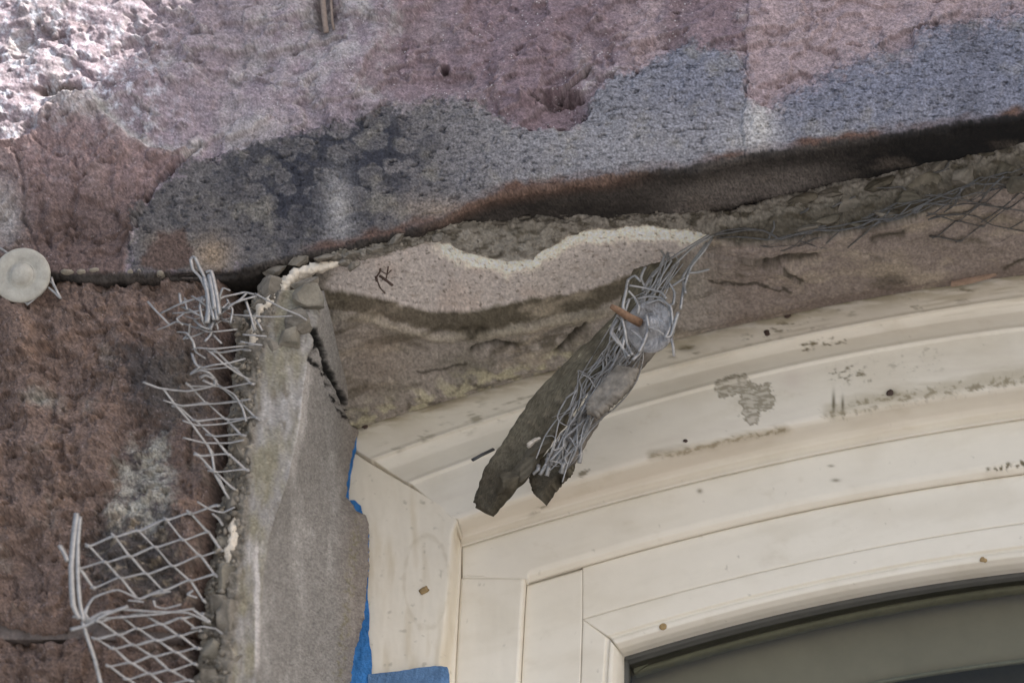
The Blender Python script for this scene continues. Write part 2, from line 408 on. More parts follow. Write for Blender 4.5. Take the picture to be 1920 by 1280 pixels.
    c = mixc(c, PALE, sst(.0, .5, fbm(X, Y, 130, 6, 73, .62))*.5)
    c = mixc(c, PALE*1.05, edge_*.35)
    c = mixc(c, PALE, gau(X, Y, 640, 70, 190, 120)*sst(-.3, .3, fbm(X, Y, 60, 5, 66, .65))*.6)
    c = mixc(c, lin(205, 208, 216, 1.05), sst(.05, .5, tl)*sst(.0, .3, fbm(X, Y, 24, 5, 69, .75))*.6)  # pale crust that also puts sunlit brightness into the top-left colour
    c = mixc(c, lin(124, 104, 108, .95), pmask(X, Y, [(778, -80), (770, 0), (742, 48), (700, 105), (672, 152), (760, 180), (850, 178), (960, 230), (1070, 240), (1110, 150), (1200, 105), (1392, 80), (1392, -80)], 14, 26, 50, 62, 20)*(.72-.3*sst(0, .5, big)))
    c = mixc(c, PINKST, pmask(X, Y, [(1396, -80), (2500, -120), (2500, -30), (1720, 70), (1560, 150), (1430, 215), (1398, 190)], 18, 20, 50, 74)*.8)
    c = mixc(c, PINKST, pmask(X, Y, [(1170, 10), (1235, 0), (1235, 130), (1165, 140)], 14, 12, 30, 75)*.7)
    c = mixc(c, lin(126, 105, 101, 1.05), bul*sst(150, 300, Y)*.85)
    c = mixc(c, BROWN*.8, bul*sst(300, 430, Y+40*mid)*.75)
    c = mixc(c, PALE, np.exp(-((sd+2)/9)**2)*sst(60, 160, X)*sst(360, 300, Y)*.7*(Y < 300)+gau(X, Y, 150, 215, 60, 20)*.5+gau(X, Y, 10, 400, 30, 60)*.6)  # pale dust, also painting the rim and ledge top lighter to show relief
    c = mixc(c, BROWN*.7, sst(.3, .6, fbm(X, Y, 40, 5, 68, .6))*.5)
    g = np.ones(X.shape+(3,))*GREY
    g = g*(1-.42*sst(1000, 640, X)*sst(-.5, .3, mid+.3)-.12*sst(1200, 800, X))[..., None]
    g = g*lerp(np.array([1.05, 1.0, .93]), np.ones(3), sst(700, 1150, X)[..., None])
    g = mixc(g, CHAR, pg*.8)
    g = mixc(g, GREY*np.array([.90, .95, 1.10]), sst(900, 1500, X)*sst(330, 150, Y))
    cl = cells(X+10*fbm(X, Y, 20, 4, 63), (Y+10*fbm(X, Y, 20, 4, 64))*1.15, 44, 65); spots = np.maximum(sst(.44, .36, cl), .8*sst(.12, .3, fbm(X, Y, 40, 5, 76, .6)))
    dz = np.clip(gau(X, Y, 580, 330, 190, 100)+.9*gau(X, Y, 690, 270, 110, 60)+.9*gau(X, Y, 590, 420, 90, 60)-.7*gau(X, Y, 360, 420, 120, 70), 0, 1)
    g = mixc(g, CHAR, (1-spots*.85*(1-.75*gau(X, Y, 590, 400, 60, 70)))*dz*.95); g = mixc(g, PALE*.9, np.exp(-((cl-.37)/.05)**2)*dz*.1)
    g = mixc(g, CHAR, sst(.08, .4, fbm(X*.6, Y*1.6, 12, 4, 77, .65))*.8)
    g = mixc(g, PALE, gau(X, Y, 1425, 215, 28, 75)*.7+gau(X, Y, 1400, 250, 60, 40)*.35+gau(X, Y, 635, 400, 26, 70)*.5+gau(X, Y, 1150, 260, 200, 60)*.18)
    g = mixc(g, lin(150, 143, 128, .9), sst(.05, .5, mid)*.35)
    g = mixc(g, CHAR, sst(1480, 1900, X)*sst(0, .5, fbm(X, Y, 120, 4, 78))*.5)
    g = mixc(g, lin(150, 132, 112, .8), gau(X, Y, 400, 480, 36, 32)+.6*gau(X, Y, 830, 395, 70, 22)+.5*gau(X, Y, 300, 460, 30, 22))
    c = c*(1-gm[..., None])+g*gm[..., None]
    c = mixc(c, BROWN*.8, pmask(X, Y, [(262, 500), (300, 440), (350, 435), (368, 500), (300, 512)], 8, 8, 20, 79))
    # rusty brown and black along the lower arris and on the underside
    ed = E(np.clip(X, -300, 2400))-Y
    arr = sst(17, 2, ed+16*fbm(X, Y, 40, 4, 80))*sst(520, 640, X)
    c = mixc(c, lin(104, 80, 68, .75), arr*(.35+.65*sst(-.2, .25, fbm(X, Y, 120, 3, 81))))
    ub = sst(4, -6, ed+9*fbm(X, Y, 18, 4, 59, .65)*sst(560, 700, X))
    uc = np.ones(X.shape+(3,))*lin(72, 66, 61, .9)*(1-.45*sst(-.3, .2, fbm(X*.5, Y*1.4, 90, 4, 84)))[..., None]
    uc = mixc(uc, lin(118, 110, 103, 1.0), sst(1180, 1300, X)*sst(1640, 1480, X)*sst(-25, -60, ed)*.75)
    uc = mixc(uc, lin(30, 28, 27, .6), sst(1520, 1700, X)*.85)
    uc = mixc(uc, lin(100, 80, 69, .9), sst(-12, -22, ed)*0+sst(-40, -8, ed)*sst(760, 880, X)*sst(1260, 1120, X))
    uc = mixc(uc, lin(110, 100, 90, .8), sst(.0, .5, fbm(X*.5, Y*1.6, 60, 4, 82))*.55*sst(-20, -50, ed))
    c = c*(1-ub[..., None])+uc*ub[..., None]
    grain = np.random.default_rng(9).normal(size=X.shape)*.17+.26*fbm(X, Y, 4.2, 1, 86)*(1+gm)
    c = c*(1+.5*sm)[..., None]*(1+.26*fbm(X*.8, Y*1.2, 8, 3, 83, .7)+grain)[..., None]
    mica = (1-gm)*(1-ub)*(1-.6*bul)*sst(1500, 1350, X)*sst(-.25, .3, mid)
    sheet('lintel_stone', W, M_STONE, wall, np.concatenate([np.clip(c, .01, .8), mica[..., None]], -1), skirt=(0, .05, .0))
lintel()

def jamb_stone(y0, y1, seed, top_, bot_):
    sp = 1.9
    ys = np.arange(y0, y1, sp); xs = np.arange(-200, 452, sp)
    X, Y = np.meshgrid(xs, ys)
    Yt = top_(X[0]); Yb = bot_(X[0])
    v = np.linspace(0, 1, len(ys)); Y = Yt[None]+(Yb-Yt)[None]*v[:, None]
    W = P(X, Y, 0*X)
    h, fine = stone_height(X+700*seed, Y+333*seed)
    pit = sst(.15, .5, fbm(X, Y*.8, 52, 5, 85+seed, .62)); h = h*1.15+1.5*fine-4*pit; b_ = fbm(X*1.2, Y*.8, 210, 2, 84+seed); h = h+13*b_; q_ = fbm(X*1.1, Y*.9, 95, 4, 67+seed)*2.6; h = h+3.2*(np.floor(q_)+sst(.8, 1, q_-np.floor(q_)))
    tn = fbm(X*1.3, Y*.8, 120, 5, 90+seed)*3; h = h+1.6*(np.floor(tn)+sst(.8, 1, tn-np.floor(tn)))
    # rounded arrises and a worn belly
    e = np.minimum(Y-Yt[None], Yb[None]-Y)+14*fbm(X, Y, 40, 4, 87); h = h-5*np.exp(-np.clip(e, 0, 1e4)/9)-(0 if seed == 1 else 4)
    h = h-26*sst(392, 450, X-.0*Y+ (Y-700)*.11*sst(700, 900, Y))          # falls back towards the window opening
    h = h+3*gau(X, Y, 120, 1080, 160, 80) if seed == 1 else h
    if seed == 1:
        for pts, dep, wd in (([(-10, 792), (25, 780), (40, 740), (90, 725)], 4, 5), ([(92, 680), (96, 730), (92, 780)], 2.5, 5), ([(75, 860), (95, 905), (110, 960)], 2, 9), ([(340, 590), (345, 660), (330, 700)], 3, 5), ([(352, 790), (350, 870)], 4, 4)):
            d, _ = dpoly(X+5*fbm(X, Y, 18, 3, 41), Y+5*fbm(X, Y, 18, 3, 42), pts); h = h-dep*np.exp(-(d/wd)**2)
        gk = pmask(X, Y, [(228, 655), (275, 640), (330, 655), (330, 760), (300, 800), (255, 750), (222, 690)], 26, 30, 50, 95, 30)*.85
        wk = pmask(X, Y, [(300, 800), (320, 830), (318, 960), (285, 985), (205, 975), (205, 900), (235, 830)], 22, 22, 50, 96, 24)
        gk2 = pmask(X, Y, [(175, 960), (330, 950), (340, 1120), (190, 1110), (160, 1020)], 28, 30, 50, 97, 30)
        h = h+1.6*gk+1.5*wk
    W = W+np.array([0, -1., 0])*(h*.001)[..., None]
    c = np.ones(X.shape+(3,))*lin(108, 91, 82, .98)
    c = mixc(c, lin(128, 104, 88, .95), sst(.0, .5, fbm(X, Y, 60, 5, 91+seed, .6))*.6)
    c = mixc(c, lin(134, 125, 115, .95), sst(.15, .5, fbm(X, Y*.8, 110, 5, 88+seed, .65))*.5)
    c = mixc(c, BROWN*.55, sst(.05, .5, fbm(X, Y, 100, 5, 92+seed, .6))*.6)
    c = mixc(c, lin(150, 118, 96, .8), sst(.3, .6, fbm(X, Y, 9, 3, 93+seed, .6))*.5)
    if seed == 1:
        c = mixc(c, lin(68, 66, 66, .85), gk*.9); c = mixc(c, lin(74, 71, 68, .9), gk2*.8); c = mixc(c, lin(112, 106, 98, .9), gau(X, Y, 350, 700, 50, 120)*.6)
        pat = sst(-.45, .15, fbm(X*.9+.3*Y, Y*1.2-.2*X, 34, 5, 98, .65))
        c = mixc(c, lin(165, 160, 148, .9), wk*pat*.95); c = mixc(c, CHAR, wk*(1-pat)*.7)
        c = mixc(c, lin(150, 148, 138, .9), gau(X, Y, 70, 735, 26, 14)*.7)
        c = mixc(c, lin(150, 136, 116, .9), gk2*sst(.1, .4, fbm(X*.7, Y*1.5, 22, 4, 99))*.8)
        c = mixc(c, BROWN*1.4, pmask(X, Y, [(330, 780), (350, 770), (345, 870), (315, 860)], 6, 8, 20, 89)*.7)
    c = c*(1+.45*fbm(X*.7, Y*1.3, 13, 4, 94, .65))[..., None]*(1+.3*fbm(X, Y, 6, 2, 83)+np.random.default_rng(4).normal(size=X.shape)*.2+.35*fbm(X, Y, 4.2, 1, 86))[..., None]
    sheet('jamb_stone', W, M_STONE, wall, np.concatenate([np.clip(c, .01, .8), 0*X[..., None]+.22], -1), skirt=(0, .06, 0))
jamb_stone(516, 1165, 1, itp([(-60, 515), (0, 515), (200, 516), (430, 516), (500, 512)]), lambda x: itp([(-60, 1156), (0, 1158), (60, 1178), (110, 1176), (150, 1156), (200, 1166), (300, 1170), (500, 1170)])(x)+5*vnoise(x/23, x*0, 7)+3*vnoise(x/9, x*0, 8))
jamb_stone(1180, 1720, 2, lambda x: itp([(-60, 1168), (0, 1172), (60, 1188), (110, 1190), (160, 1172), (220, 1172), (300, 1175), (500, 1175)])(x)+3*vnoise(x/19, x*0, 9), itp([(-60, 1725), (500, 1725)]))
# bedding mortar in the joints, set back, with pale crumbs still in the upper one
jv = np.array([P(x, y, .0035) for y in (506, 522) for x in (-200, 415)]+[P(x, y, .010) for y in (1145, 1198) for x in (-200, 340)])
make('joint_mortar', np.vstack([jv, jv+np.array([0, .03, 0])]),
     [(0, 1, 3, 2), (4, 5, 7, 6), (8, 10, 11, 9), (12, 14, 15, 13), (0, 8, 9, 1), (2, 3, 11, 10), (4, 12, 13, 5), (6, 7, 15, 14), (0, 2, 10, 8), (1, 9, 11, 3), (4, 6, 14, 12), (5, 13, 15, 7)],
     M_JOINT, wall, smooth_=False)
for k, (x, y, rx) in enumerate([(126, 512, 13), (153, 512, 9), (178, 509, 12), (245, 512, 8), (262, 512, 5), (302, 515, 8)]):
    V = lumpV(P(x, y, .001), (rx/3000*.95, .004, .0018), 30+k, 2); V = P(x, y, .001)+(ICO[2][0]*np.array([rx/3000, .004, .0018]))*(1+.15*np.sin(ICO[2][0]@np.array([3, 5, 2.])+k))[:, None]
    make('mortar_crumb', V, ICO[2][1], M_RENDER, wall, np.ones((len(V), 3))*lin(140, 132, 118, 1.0))
wb = [P(2376, y, 0) for y in (-46, 140)]; x0_ = float(wb[0][0]); 
BV = [(x, y, z) for x in (x0_, x0_+.9) for (y, z) in ((.001, float(wb[0][2])), (.001, float(wb[1][2])), (.16, float(wb[1][2])+.01), (.16, float(wb[0][2])))]
make('lintel_stone', BV, [(0, 1, 5, 4), (1, 2, 6, 5), (2, 3, 7, 6), (3, 0, 4, 7), (0, 3, 2, 1), (4, 5, 6, 7)], M_STONE, wall, np.ones((8, 3))*PURPLE, smooth_=False)
# plain masonry that carries the wall on past the picture on the left and below
def block(x0, x1, z0, z1, y0=.004, y1=.2):
    V = [(x, y, z) for x in (x0, x1) for (y, z) in ((y0, z0), (y0, z1), (y1, z1), (y1, z0))]
    make('wall_stone', V, [(0, 1, 5, 4), (1, 2, 6, 5), (2, 3, 7, 6), (3, 0, 4, 7), (0, 3, 2, 1), (4, 5, 6, 7)], M_STONE, wall, np.ones((8, 3))*BROWN, smooth_=False)
xl = float(P(-196, 600, 0)[0]); xj = float(P(440, 1700, 0)[0]); zb = float(P(100, 1715, 0)[2]); zm = float(P(0, 512, 0)[2]); zt_ = float(P(900, -46, 0)[2])
block(-1.6, xl, zm+.002, zt_-.002); block(-1.6, xl, zb+.002, zm-.002); block(-1.6, xj, -2.66, zb-.002)
# slab added unseen above the picture to shade the wall; its end lets the sun graze the left of the lintel
zt = float(P(900, -60, 0)[2])+1.1; p0 = P(350, 0, 0)
hx = float(p0[0]) + (zt+.12-float(p0[2]))*SUN.x/SUN.z
prof = [(.02, 0), (-.6, 0), (-.62, .015), (-.74, .04), (-.80, .05), (-.80, .10), (-.78, .12), (.02, .12)]
HV = [(x, y, zt+z) for x in (hx, hx+2.6) for (y, z) in prof]; q = len(prof)
HF = [(i, (i+1) % q, (i+1) % q+q, i+q) for i in range(q)]+[tuple(range(q))[::-1], tuple(range(q, 2*q))]
make('added_shade_slab', HV, HF, M_STONE, wall, np.ones((len(HV), 3))*PURPLE, smooth_=False)
zc = float(P(900, -46, 0)[2]); UV = [(x, y, z) for x in (-1.2, 2.9) for (y, z) in ((.004, zc), (.004, zt+.4), (.2, zt+.4), (.2, zc))]
make('upper_masonry', UV, [(0, 1, 5, 4), (1, 2, 6, 5), (2, 3, 7, 6), (3, 0, 4, 7), (0, 3, 2, 1), (4, 5, 6, 7)], M_STONE, wall, np.ones((8, 3))*PURPLE, smooth_=False)

# ------------------------------------------------------------------ depths of the window recess
D = .160

# ------------------------------------------------------------------ arched window
win = thing('arched_window', P(1400, 1250, D+.03), 'cream painted arched window frame with dirt smears, mitred corner and grey glass', 'window')
def quad(pts):
    p = np.polyfit([a for a, b in pts], [b for a, b in pts], 2); return lambda x: np.polyval(p, x)
L0 = quad([(600, 822), (672, 797), (820, 752), (930, 716), (1260, 628), (1450, 592), (1600, 562), (1920, 508)])
L1 = quad([(690, 865), (820, 818), (937, 773), (1215, 700), (1400, 652), (1535, 621), (1748, 585), (1920, 556)])
L2 = quad([(760, 908), (1100, 785), (1280, 735), (1463, 693), (1600, 663), (1920, 612)])
L3 = quad([(858, 975), (1090, 893), (1280, 845), (1467, 803), (1557, 780), (1780, 742), (1920, 722)])
L4 = quad([(866, 1022), (1037, 980), (1280, 908), (1613, 835), (1920, 787)])
L5 = quad([(990, 1094), (1130, 1052), (1280, 1011), (1447, 971), (1713, 920), (1920, 888)])
L6 = quad([(1092, 1160), (1280, 1108), (1430, 1070), (1613, 1032), (1920, 980)])
L7 = quad([(1145, 1196), (1280, 1157), (1447, 1115), (1613, 1076), (1920, 1030)])
L8 = quad([(1170, 1229), (1280, 1197), (1447, 1152), (1600, 1120), (1920, 1070)])
def strip(rails, xend=2400, ncol=500, rowpx=2.5, horiz=True):
    """rails: (line function, start coordinate, depth, rows to the next) -> X, Y, depth grids"""
    t = np.linspace(0, 1, int(ncol*1.32)); rows = []
    for (f, x0, y) in rails:
        s = x0+(xend-x0)*t; v = f(s)+0*s
        yy = (y(s) if callable(y) else y)+0*s; rows.append(np.stack([s, v, yy], -1) if horiz else np.stack([v, s, yy], -1))
    rows = np.array(rows); out = [rows[:1]]
    for i in range(len(rows)-1):
        gap = np.abs(rows[i+1, :, (1 if horiz else 0)]-rows[i, :, (1 if horiz else 0)]).mean()
        k = max(2, int(gap/rowpx)); f = np.linspace(0, 1, k+1)[1:, None, None]
        out.append(rows[i][None]+(rows[i+1]-rows[i])[None]*f)
    G = np.concatenate(out, 0)
    return G[..., 0], G[..., 1], G[..., 2]
CREAM = lin(224, 216, 200, 1.0)
DIRT = lin(116, 105, 78, .9)
def paint(X, Y, extra=None):
    c = np.ones(X.shape+(3,))*CREAM
    c = mixc(c, CREAM*np.array([.93, .92, .90]), sst(-.1, .5, fbm(X*.5, Y, 90, 4, 101)))
    c = mixc(c, DIRT, sst(.46, .62, fbm(X, Y, 22, 4, 102, .6))*.35)
    c = mixc(c, lin(200, 190, 168, 1), sst(.02, .45, fbm(X*.22+.1*Y, Y*1.1+.3*X, 38, 5, 107, .65))*.16)
    c = mixc(c, lin(186, 172, 146, 1), sst(.2, .5, fbm(X*.5, Y*.9, 60, 5, 108, .7))*.2)
    if extra is not None: c = extra(c, X, Y)
    return c
def bevel(y, m=1, d=.0012, ends=True):
    k = np.zeros(y.shape); k[:m] = 1; k[-m:] = 1
    if ends: k[:, :1] = 1; k[:, -1:] = 1
    return y+k*d*.28
def casing_dirt(c, X, Y):
    a = fbm(X*.5+.1*Y, Y+.12*X, 10, 4, 110, .65); b = fbm(X*.3, Y*1.8, 26, 4, 111, .6)
    st = lambda m, k=1: np.clip(m*k, 0, 1)
    # T-shaped smear
    tm = np.maximum(pmask(X, Y, [(1346, 715), (1366, 706), (1396, 702), (1403, 715), (1420, 722), (1412, 734), (1380, 738), (1350, 745), (1343, 730)], 3, 6, 12, 112),
                    pmask(X, Y, [(1390, 728), (1440, 722), (1452, 745), (1448, 766), (1425, 770), (1420, 792), (1402, 795), (1392, 772)], 3, 7, 12, 113))
    c = mixc(c, DIRT*.95, np.maximum(tm*(.3+.4*sst(-.2, .15, fbm(X*.5, Y*1.6, 9, 3, 114))), 3.2*tm*(1-tm)))
    # streaks along the lower bead
    d, _ = dpoly(X, Y, [(1222, 855), (1260, 850), (1300, 842), (1340, 832), (1380, 822), (1430, 812), (1470, 805)])
    c = mixc(c, DIRT*.9, sst(7, 2, d+7*fbm(X, Y, 13, 3, 115))*sst(-.25, .15, a)*.9)
    d, _ = dpoly(X, Y, [(1558, 776), (1600, 764), (1650, 752), (1720, 742), (1790, 730), (1860, 722), (1925, 705)])
    c = mixc(c, DIRT, sst(14, 2, d+16*fbm(X*1.6, Y, 14, 3, 116))*sst(-.12, .2, a)*.85)
    v_ = Y-lerp(L0(X), L1(X), .5)
    c = mixc(c, lin(160, 146, 116, 1), sst(.05, .3, fbm(X*.035, v_, 9, 3, 125, .7))*sst(90, 20, Y-L0(X))*sst(-.2, .3, fbm(X, Y, 120, 4, 126))*.55)
    c = mixc(c, lin(178, 160, 150, 1), sst(.0, .4, fbm(X*.06, Y-L2(X), 26, 4, 127, .6))*.08)
    d, _ = dpoly(X, Y, [(1222, 855), (1300, 842), (1380, 822), (1470, 805)]); c = mixc(c, lin(160, 146, 118, 1), sst(15, 0, d+9*b)*.55)
    d, _ = dpoly(X, Y, [(1558, 772), (1650, 748), (1790, 726), (1925, 700)]); c = mixc(c, lin(165, 152, 124, 1), sst(26, 0, d+16*b)*.5)
    c = mixc(c, lin(190, 172, 150, 1), sst(60, 0, np.abs(Y-L3(X)-30))*sst(-.2, .4, fbm(X*.2, Y-L3(X), 60, 4, 128))*.3)
    # faint specks
    c = mixc(c, DIRT, pmask(X, Y, [(1555, 690), (1600, 682), (1640, 695), (1640, 712), (1600, 718), (1560, 716)], 6, 10, 12, 117)*sst(.0, .35, a)*.9)
    c = mixc(c, DIRT, pmask(X, Y, [(1640, 670), (1750, 650), (1780, 690), (1700, 705)], 20, 14, 20, 118)*sst(.1, .45, a)*.5)
    c = mixc(c, DIRT*.8, (gau(X, Y, 1672, 737, 9, 6)+gau(X, Y, 1563, 755, 3, 20)+gau(X, Y, 1580, 758, 2.5, 14)+gau(X, Y, 1476, 593, 8, 6)+gau(X, Y, 1285, 652, 20, 7)*.8))
    # grimy upper band under the cement
    up_ = sst(40, 0, Y-L0(X)); c = mixc(c, lin(165, 152, 120, 1), up_*sst(-.35, .2, b)*.8)
    c = mixc(c, DIRT*.8, sst(18, 0, Y-L0(X)+20*b)*sst(.1, .35, b)*.7)
    c = mixc(c, DIRT, sst(30, 0, np.abs(Y-L1(X)+22))*sst(.12, .3, fbm(X*.4+.08*Y, Y*1.5+.09*X, 13, 4, 119, .6))*sst(-.1, .25, fbm(X, Y, 90, 3, 124))*.8*sst(1180, 1260, X))
    c = mixc(c, DIRT, pmask(X, Y, [(1500, 646), (1540, 636), (1588, 632), (1585, 642), (1530, 652), (1508, 662)], 3, 6, 12, 120)*sst(-.05, .2, a))
    c = mixc(c, DIRT*1.2, pmask(X, Y, [(690, 850), (1010, 715), (1000, 760), (740, 850)], 12, 16, 40, 121)*sst(.08, .4, fbm(X*.35+Y*.1, Y*1.5+X*.35, 14, 4, 122, .6))*.6)
    c = mixc(c, DIRT, (gau(X, Y, 1010, 892, 40, 8)*0+pmask(X, Y, [(1085, 885), (1105, 880), (1100, 890), (1088, 895)], 2, 4, 8, 123))*.8)
    c = mixc(c, DIRT, gau(X, Y, 980, 1005, 40, 8, -.25)*sst(-.1, .3, a)*.6+gau(X, Y, 1015, 952, 22, 5, -.6)*sst(-.1, .3, a)*.8)
    c = mixc(c, np.array([.60, .50, .44]), gau(X, Y, 1487, 713, 20, 18)*.35)
    return c
# head casing with its two shallow beads and the cove below
mx = lambda f, lo, hi: None
rails = [(lambda x: L0(x)-34, 575, D+.001), (lambda x: L0(x), 622, D+.0), (lambda x: L1(x)-5, 690, D-.001), (lambda x: L1(x), 696, D-.0024), (lambda x: L1(x)+5, 702, D+.001),
         (lambda x: lerp(L1(x), L2(x), .45), 726, D+.0035), (lambda x: L2(x)-6, 758, D+.001), (L2, 766, D-.0012), (lambda x: L2(x)+6, 772, D+.0008), (lambda x: L3(x)-7, 846, D+.0002), (L3, 858, D+.001),
         (lambda x: lerp(L3(x), L4(x), .12), 859.5, D+.004), (lambda x: lerp(L3(x), L4(x), .3), 860.5, D+.0125), (lambda x: lerp(L3(x), L4(x), .5), 861.5, D+.021), (lambda x: lerp(L3(x), L4(x), .68), 862.5, D+.0255), (lambda x: lerp(L3(x), L4(x), .86), 864, D+.0255), (lambda x: L4(x)-3, 865, D+.0245), (L4, 866, D+.026)]
X, Y, Z = strip(rails, ncol=720, rowpx=2.2)
hgt = .35*fbm(X*.4, Y, 60, 3, 103)+.12*fbm(X*.3, Y*1.2, 9, 3, 104)
fill = np.clip(pmask(X, Y, [(690, 850), (900, 790), (900, 950), (850, 975)], 20, 20, 60, 105), 0, 1)*.5
W = P(X, Y, bevel(Z)-(hgt*.001)-fill*.0006*fbm(X, Y, 30, 3, 106))
sheet('head_casing', W, M_PAINT, win, paint(X, Y, casing_dirt), skirt=(0, .03, .0))
# jamb casing: flat board, then the same cove
def jl(pts): return itp([(p[1], p[0]) for p in pts])
J3 = jl([(858, 975), (847, 1000), (843, 1080), (826, 1240), (822, 1340)]); J4 = jl([(866, 1022), (864, 1080), (855, 1240), (851, 1340)])
J5 = jl([(988, 1085), (984, 1140), (976, 1290), (974, 1340)]); J6 = jl([(1092, 1060), (1092, 1160), (1088, 1290), (1087, 1340)])
J7 = jl([(1143, 1195), (1141, 1220), (1136, 1290), (1134, 1340)]); J8 = jl([(1170, 1228), (1170, 1290), (1169, 1340)])
def jamb_dirt(c, X, Y):
    b = fbm(X*1.4, Y*.25, 40, 4, 131)
    c = mixc(c, CREAM*np.array([1.02, .98, .92]), .5+0*X)
    c = mixc(c, lin(196, 180, 150, 1), sst(.0, .5, b)*.5)
    d = np.abs(np.hypot((X-800)/42, (Y-1090)/88)-1)
    c = mixc(c, lin(190, 176, 150, 1), sst(.10, .0, d+.12*fbm(X, Y, 18, 3, 132))*.35)
    c = mixc(c, DIRT, sst(.35, .6, fbm(X, Y, 16, 3, 133))*.35)
    return c
rails = [(lambda s: 575+0*s, 790, D+.0012), (lambda s: 700+0*s, 872, D+.0005), (lambda s: lerp(700, J3(s), .8), 946, D+.0002), (lambda s: J3(s)-4, 972, D+.0004), (J3, 975, D+.001), (lambda s: lerp(J3(s), J4(s), .25), 985, D+.005), (lambda s: lerp(J3(s), J4(s), .55), 1000, D+.018), (lambda s: lerp(J3(s), J4(s), .8), 1012, D+.025), (J4, 1022, D+.026)]
X, Y, Z = strip(rails, xend=1720, ncol=240, rowpx=2.5, horiz=False)
W = P(X, Y, bevel(Z)-.00045*fbm(X*1.3, Y*.3, 60, 3, 134)-.00012*fbm(X, Y*.3, 9, 3, 135))
sheet('jamb_casing', W, M_PAINT, win, paint(X, Y, jamb_dirt), skirt=(0, .03, 0))
# stops
L5s = lambda x: np.where(x < 991, 1081.5+.016*(x-880), L5(x))
def stop_dirt(c, X, Y):
    c = mixc(c, DIRT*.9, pmask(X, Y, [(1845, 880), (1880, 870), (1925, 862), (1925, 876), (1870, 884)], 3, 5, 10, 141)*sst(-.1, .2, fbm(X, Y, 9, 3, 142)))
    c = mixc(c, DIRT, (gau(X, Y, 1558, 873, 6, 2)+gau(X, Y, 1567, 900, 8, 3)+gau(X, Y, 1312, 920, 5, 4))*.8)
    return c
fl_ = lambda d: (lambda x: np.where(x < 991, D+.0255, D+d))
rails = [(lambda x: L4(x)+.5, 866.5, D+.0262), (lambda x: L4(x)+4, 867, D+.0255), (lambda x: np.where(x < 991, 1076+0*x, np.minimum(L5(x)-24, 1076)), 867, D+.0255), (lambda x: np.where(x < 991, 1079+0*x, np.minimum(L5(x)-14, 1079)), 867, fl_(.0272)),
         (lambda x: L5s(x)-3, 867, fl_(.031)), (lambda x: L5s(x)+np.where(x < 991, 1.2, 0), 867, fl_(.0335))]
X, Y, Z = strip(rails, ncol=560, rowpx=2.5)
W = P(X, Y, bevel(Z, 1, .0008)-.0003*fbm(X*.4, Y, 50, 3, 143)); sheet('head_stop', W, M_PAINT, win, paint(X, Y, stop_dirt), skirt=(0, .02, 0))
rails = [(lambda s: J4(s)+.8, 1083.5, D+.0262), (lambda s: J4(s)+4, 1083.5, D+.0255), (lambda s: J5(s)-9, 1083.5, D+.0255), (lambda s: J5(s)-4, 1084, D+.027), (J5, 1084, D+.0335)]
X, Y, Z = strip(rails, xend=1720, ncol=120, rowpx=2.5, horiz=False)
W = P(X, Y, bevel(Z, 1, .0008)-.0004*fbm(X, Y*.3, 40, 3, 144)); sheet('jamb_stop', W, M_PAINT, win, paint(X, Y), skirt=(0, .02, 0))
# sash: stile, rail, glazing beads
def patch(name, fx0, fx1, fy0, fy1, n, m, y, mat=None, c=True, d=.0012):
    a = np.linspace(0, 1, n)[None]; b = np.linspace(0, 1, m)[:, None]
    return a, b
rails = [(lambda s: J5(s)+1, 1096, D+.0335), (lambda s: J5(s)+4, 1096, D+.0335), (lambda s: J6(s)-.3, 1067, D+.0335)]
X, Y, Z = strip(rails, xend=1720, ncol=120, rowpx=2.5, horiz=False)
k = np.clip((J6(Y)-X)/104, 0, 1); Z = bevel(Z, 1, .0006)
sheet('sash_stile', P(X, Y, Z), M_PAINT, win, paint(X, Y), skirt=(0, .025, 0))
rails = [(lambda x: L5(x)+1, 1092.3, D+.0335), (lambda x: L5(x)+4, 1092.3, D+.0335), (lambda x: L6(x)-.4, 1092.3, D+.0335)]
X, Y, Z = strip(rails, ncol=400, rowpx=2.5)
sheet('sash_rail', P(X, Y, bevel(Z, 1, .0006)), M_PAINT, win, paint(X, Y), skirt=(0, .025, 0))
def bead(name, A, B, C, xs, xe, n, horiz):
    f = lambda t: (lambda s: lerp(B(s), C(s), t))
    x6, x7, x8 = xs
    rl = [(lambda s: A(s)+.8, x6, D+.0335), (lambda s: lerp(A(s), B(s), .85), lerp(x6, x7, .85), D+.0335), (lambda s: lerp(A(s), B(s), .93), lerp(x6, x7, .93), D+.0352), (lambda s: B(s)+0*s, x7, D+.0356), (f(.08), lerp(x7, x8, .08), D+.034), (f(.3), lerp(x7, x8, .3), D+.0345), (f(.6), lerp(x7, x8, .6), D+.039), (f(.85), lerp(x7, x8, .85), D+.046), (f(1), x8, D+.054)]
    X, Y, Z = strip(rl, xend=xe, ncol=n, rowpx=2.2, horiz=horiz)
    c = paint(X, Y)
    return sheet(name, P(X, Y, bevel(Z, 1, .0008)), M_PAINT, win, c, skirt=(0, .012, 0))
bead('glazing_bead', L6, L7, L8, (1093, 1146, 1171), 2400, 400, True)
bead('glazing_bead', J6, J7, J8, (1161, 1197.5, 1230), 1720, 100, False)
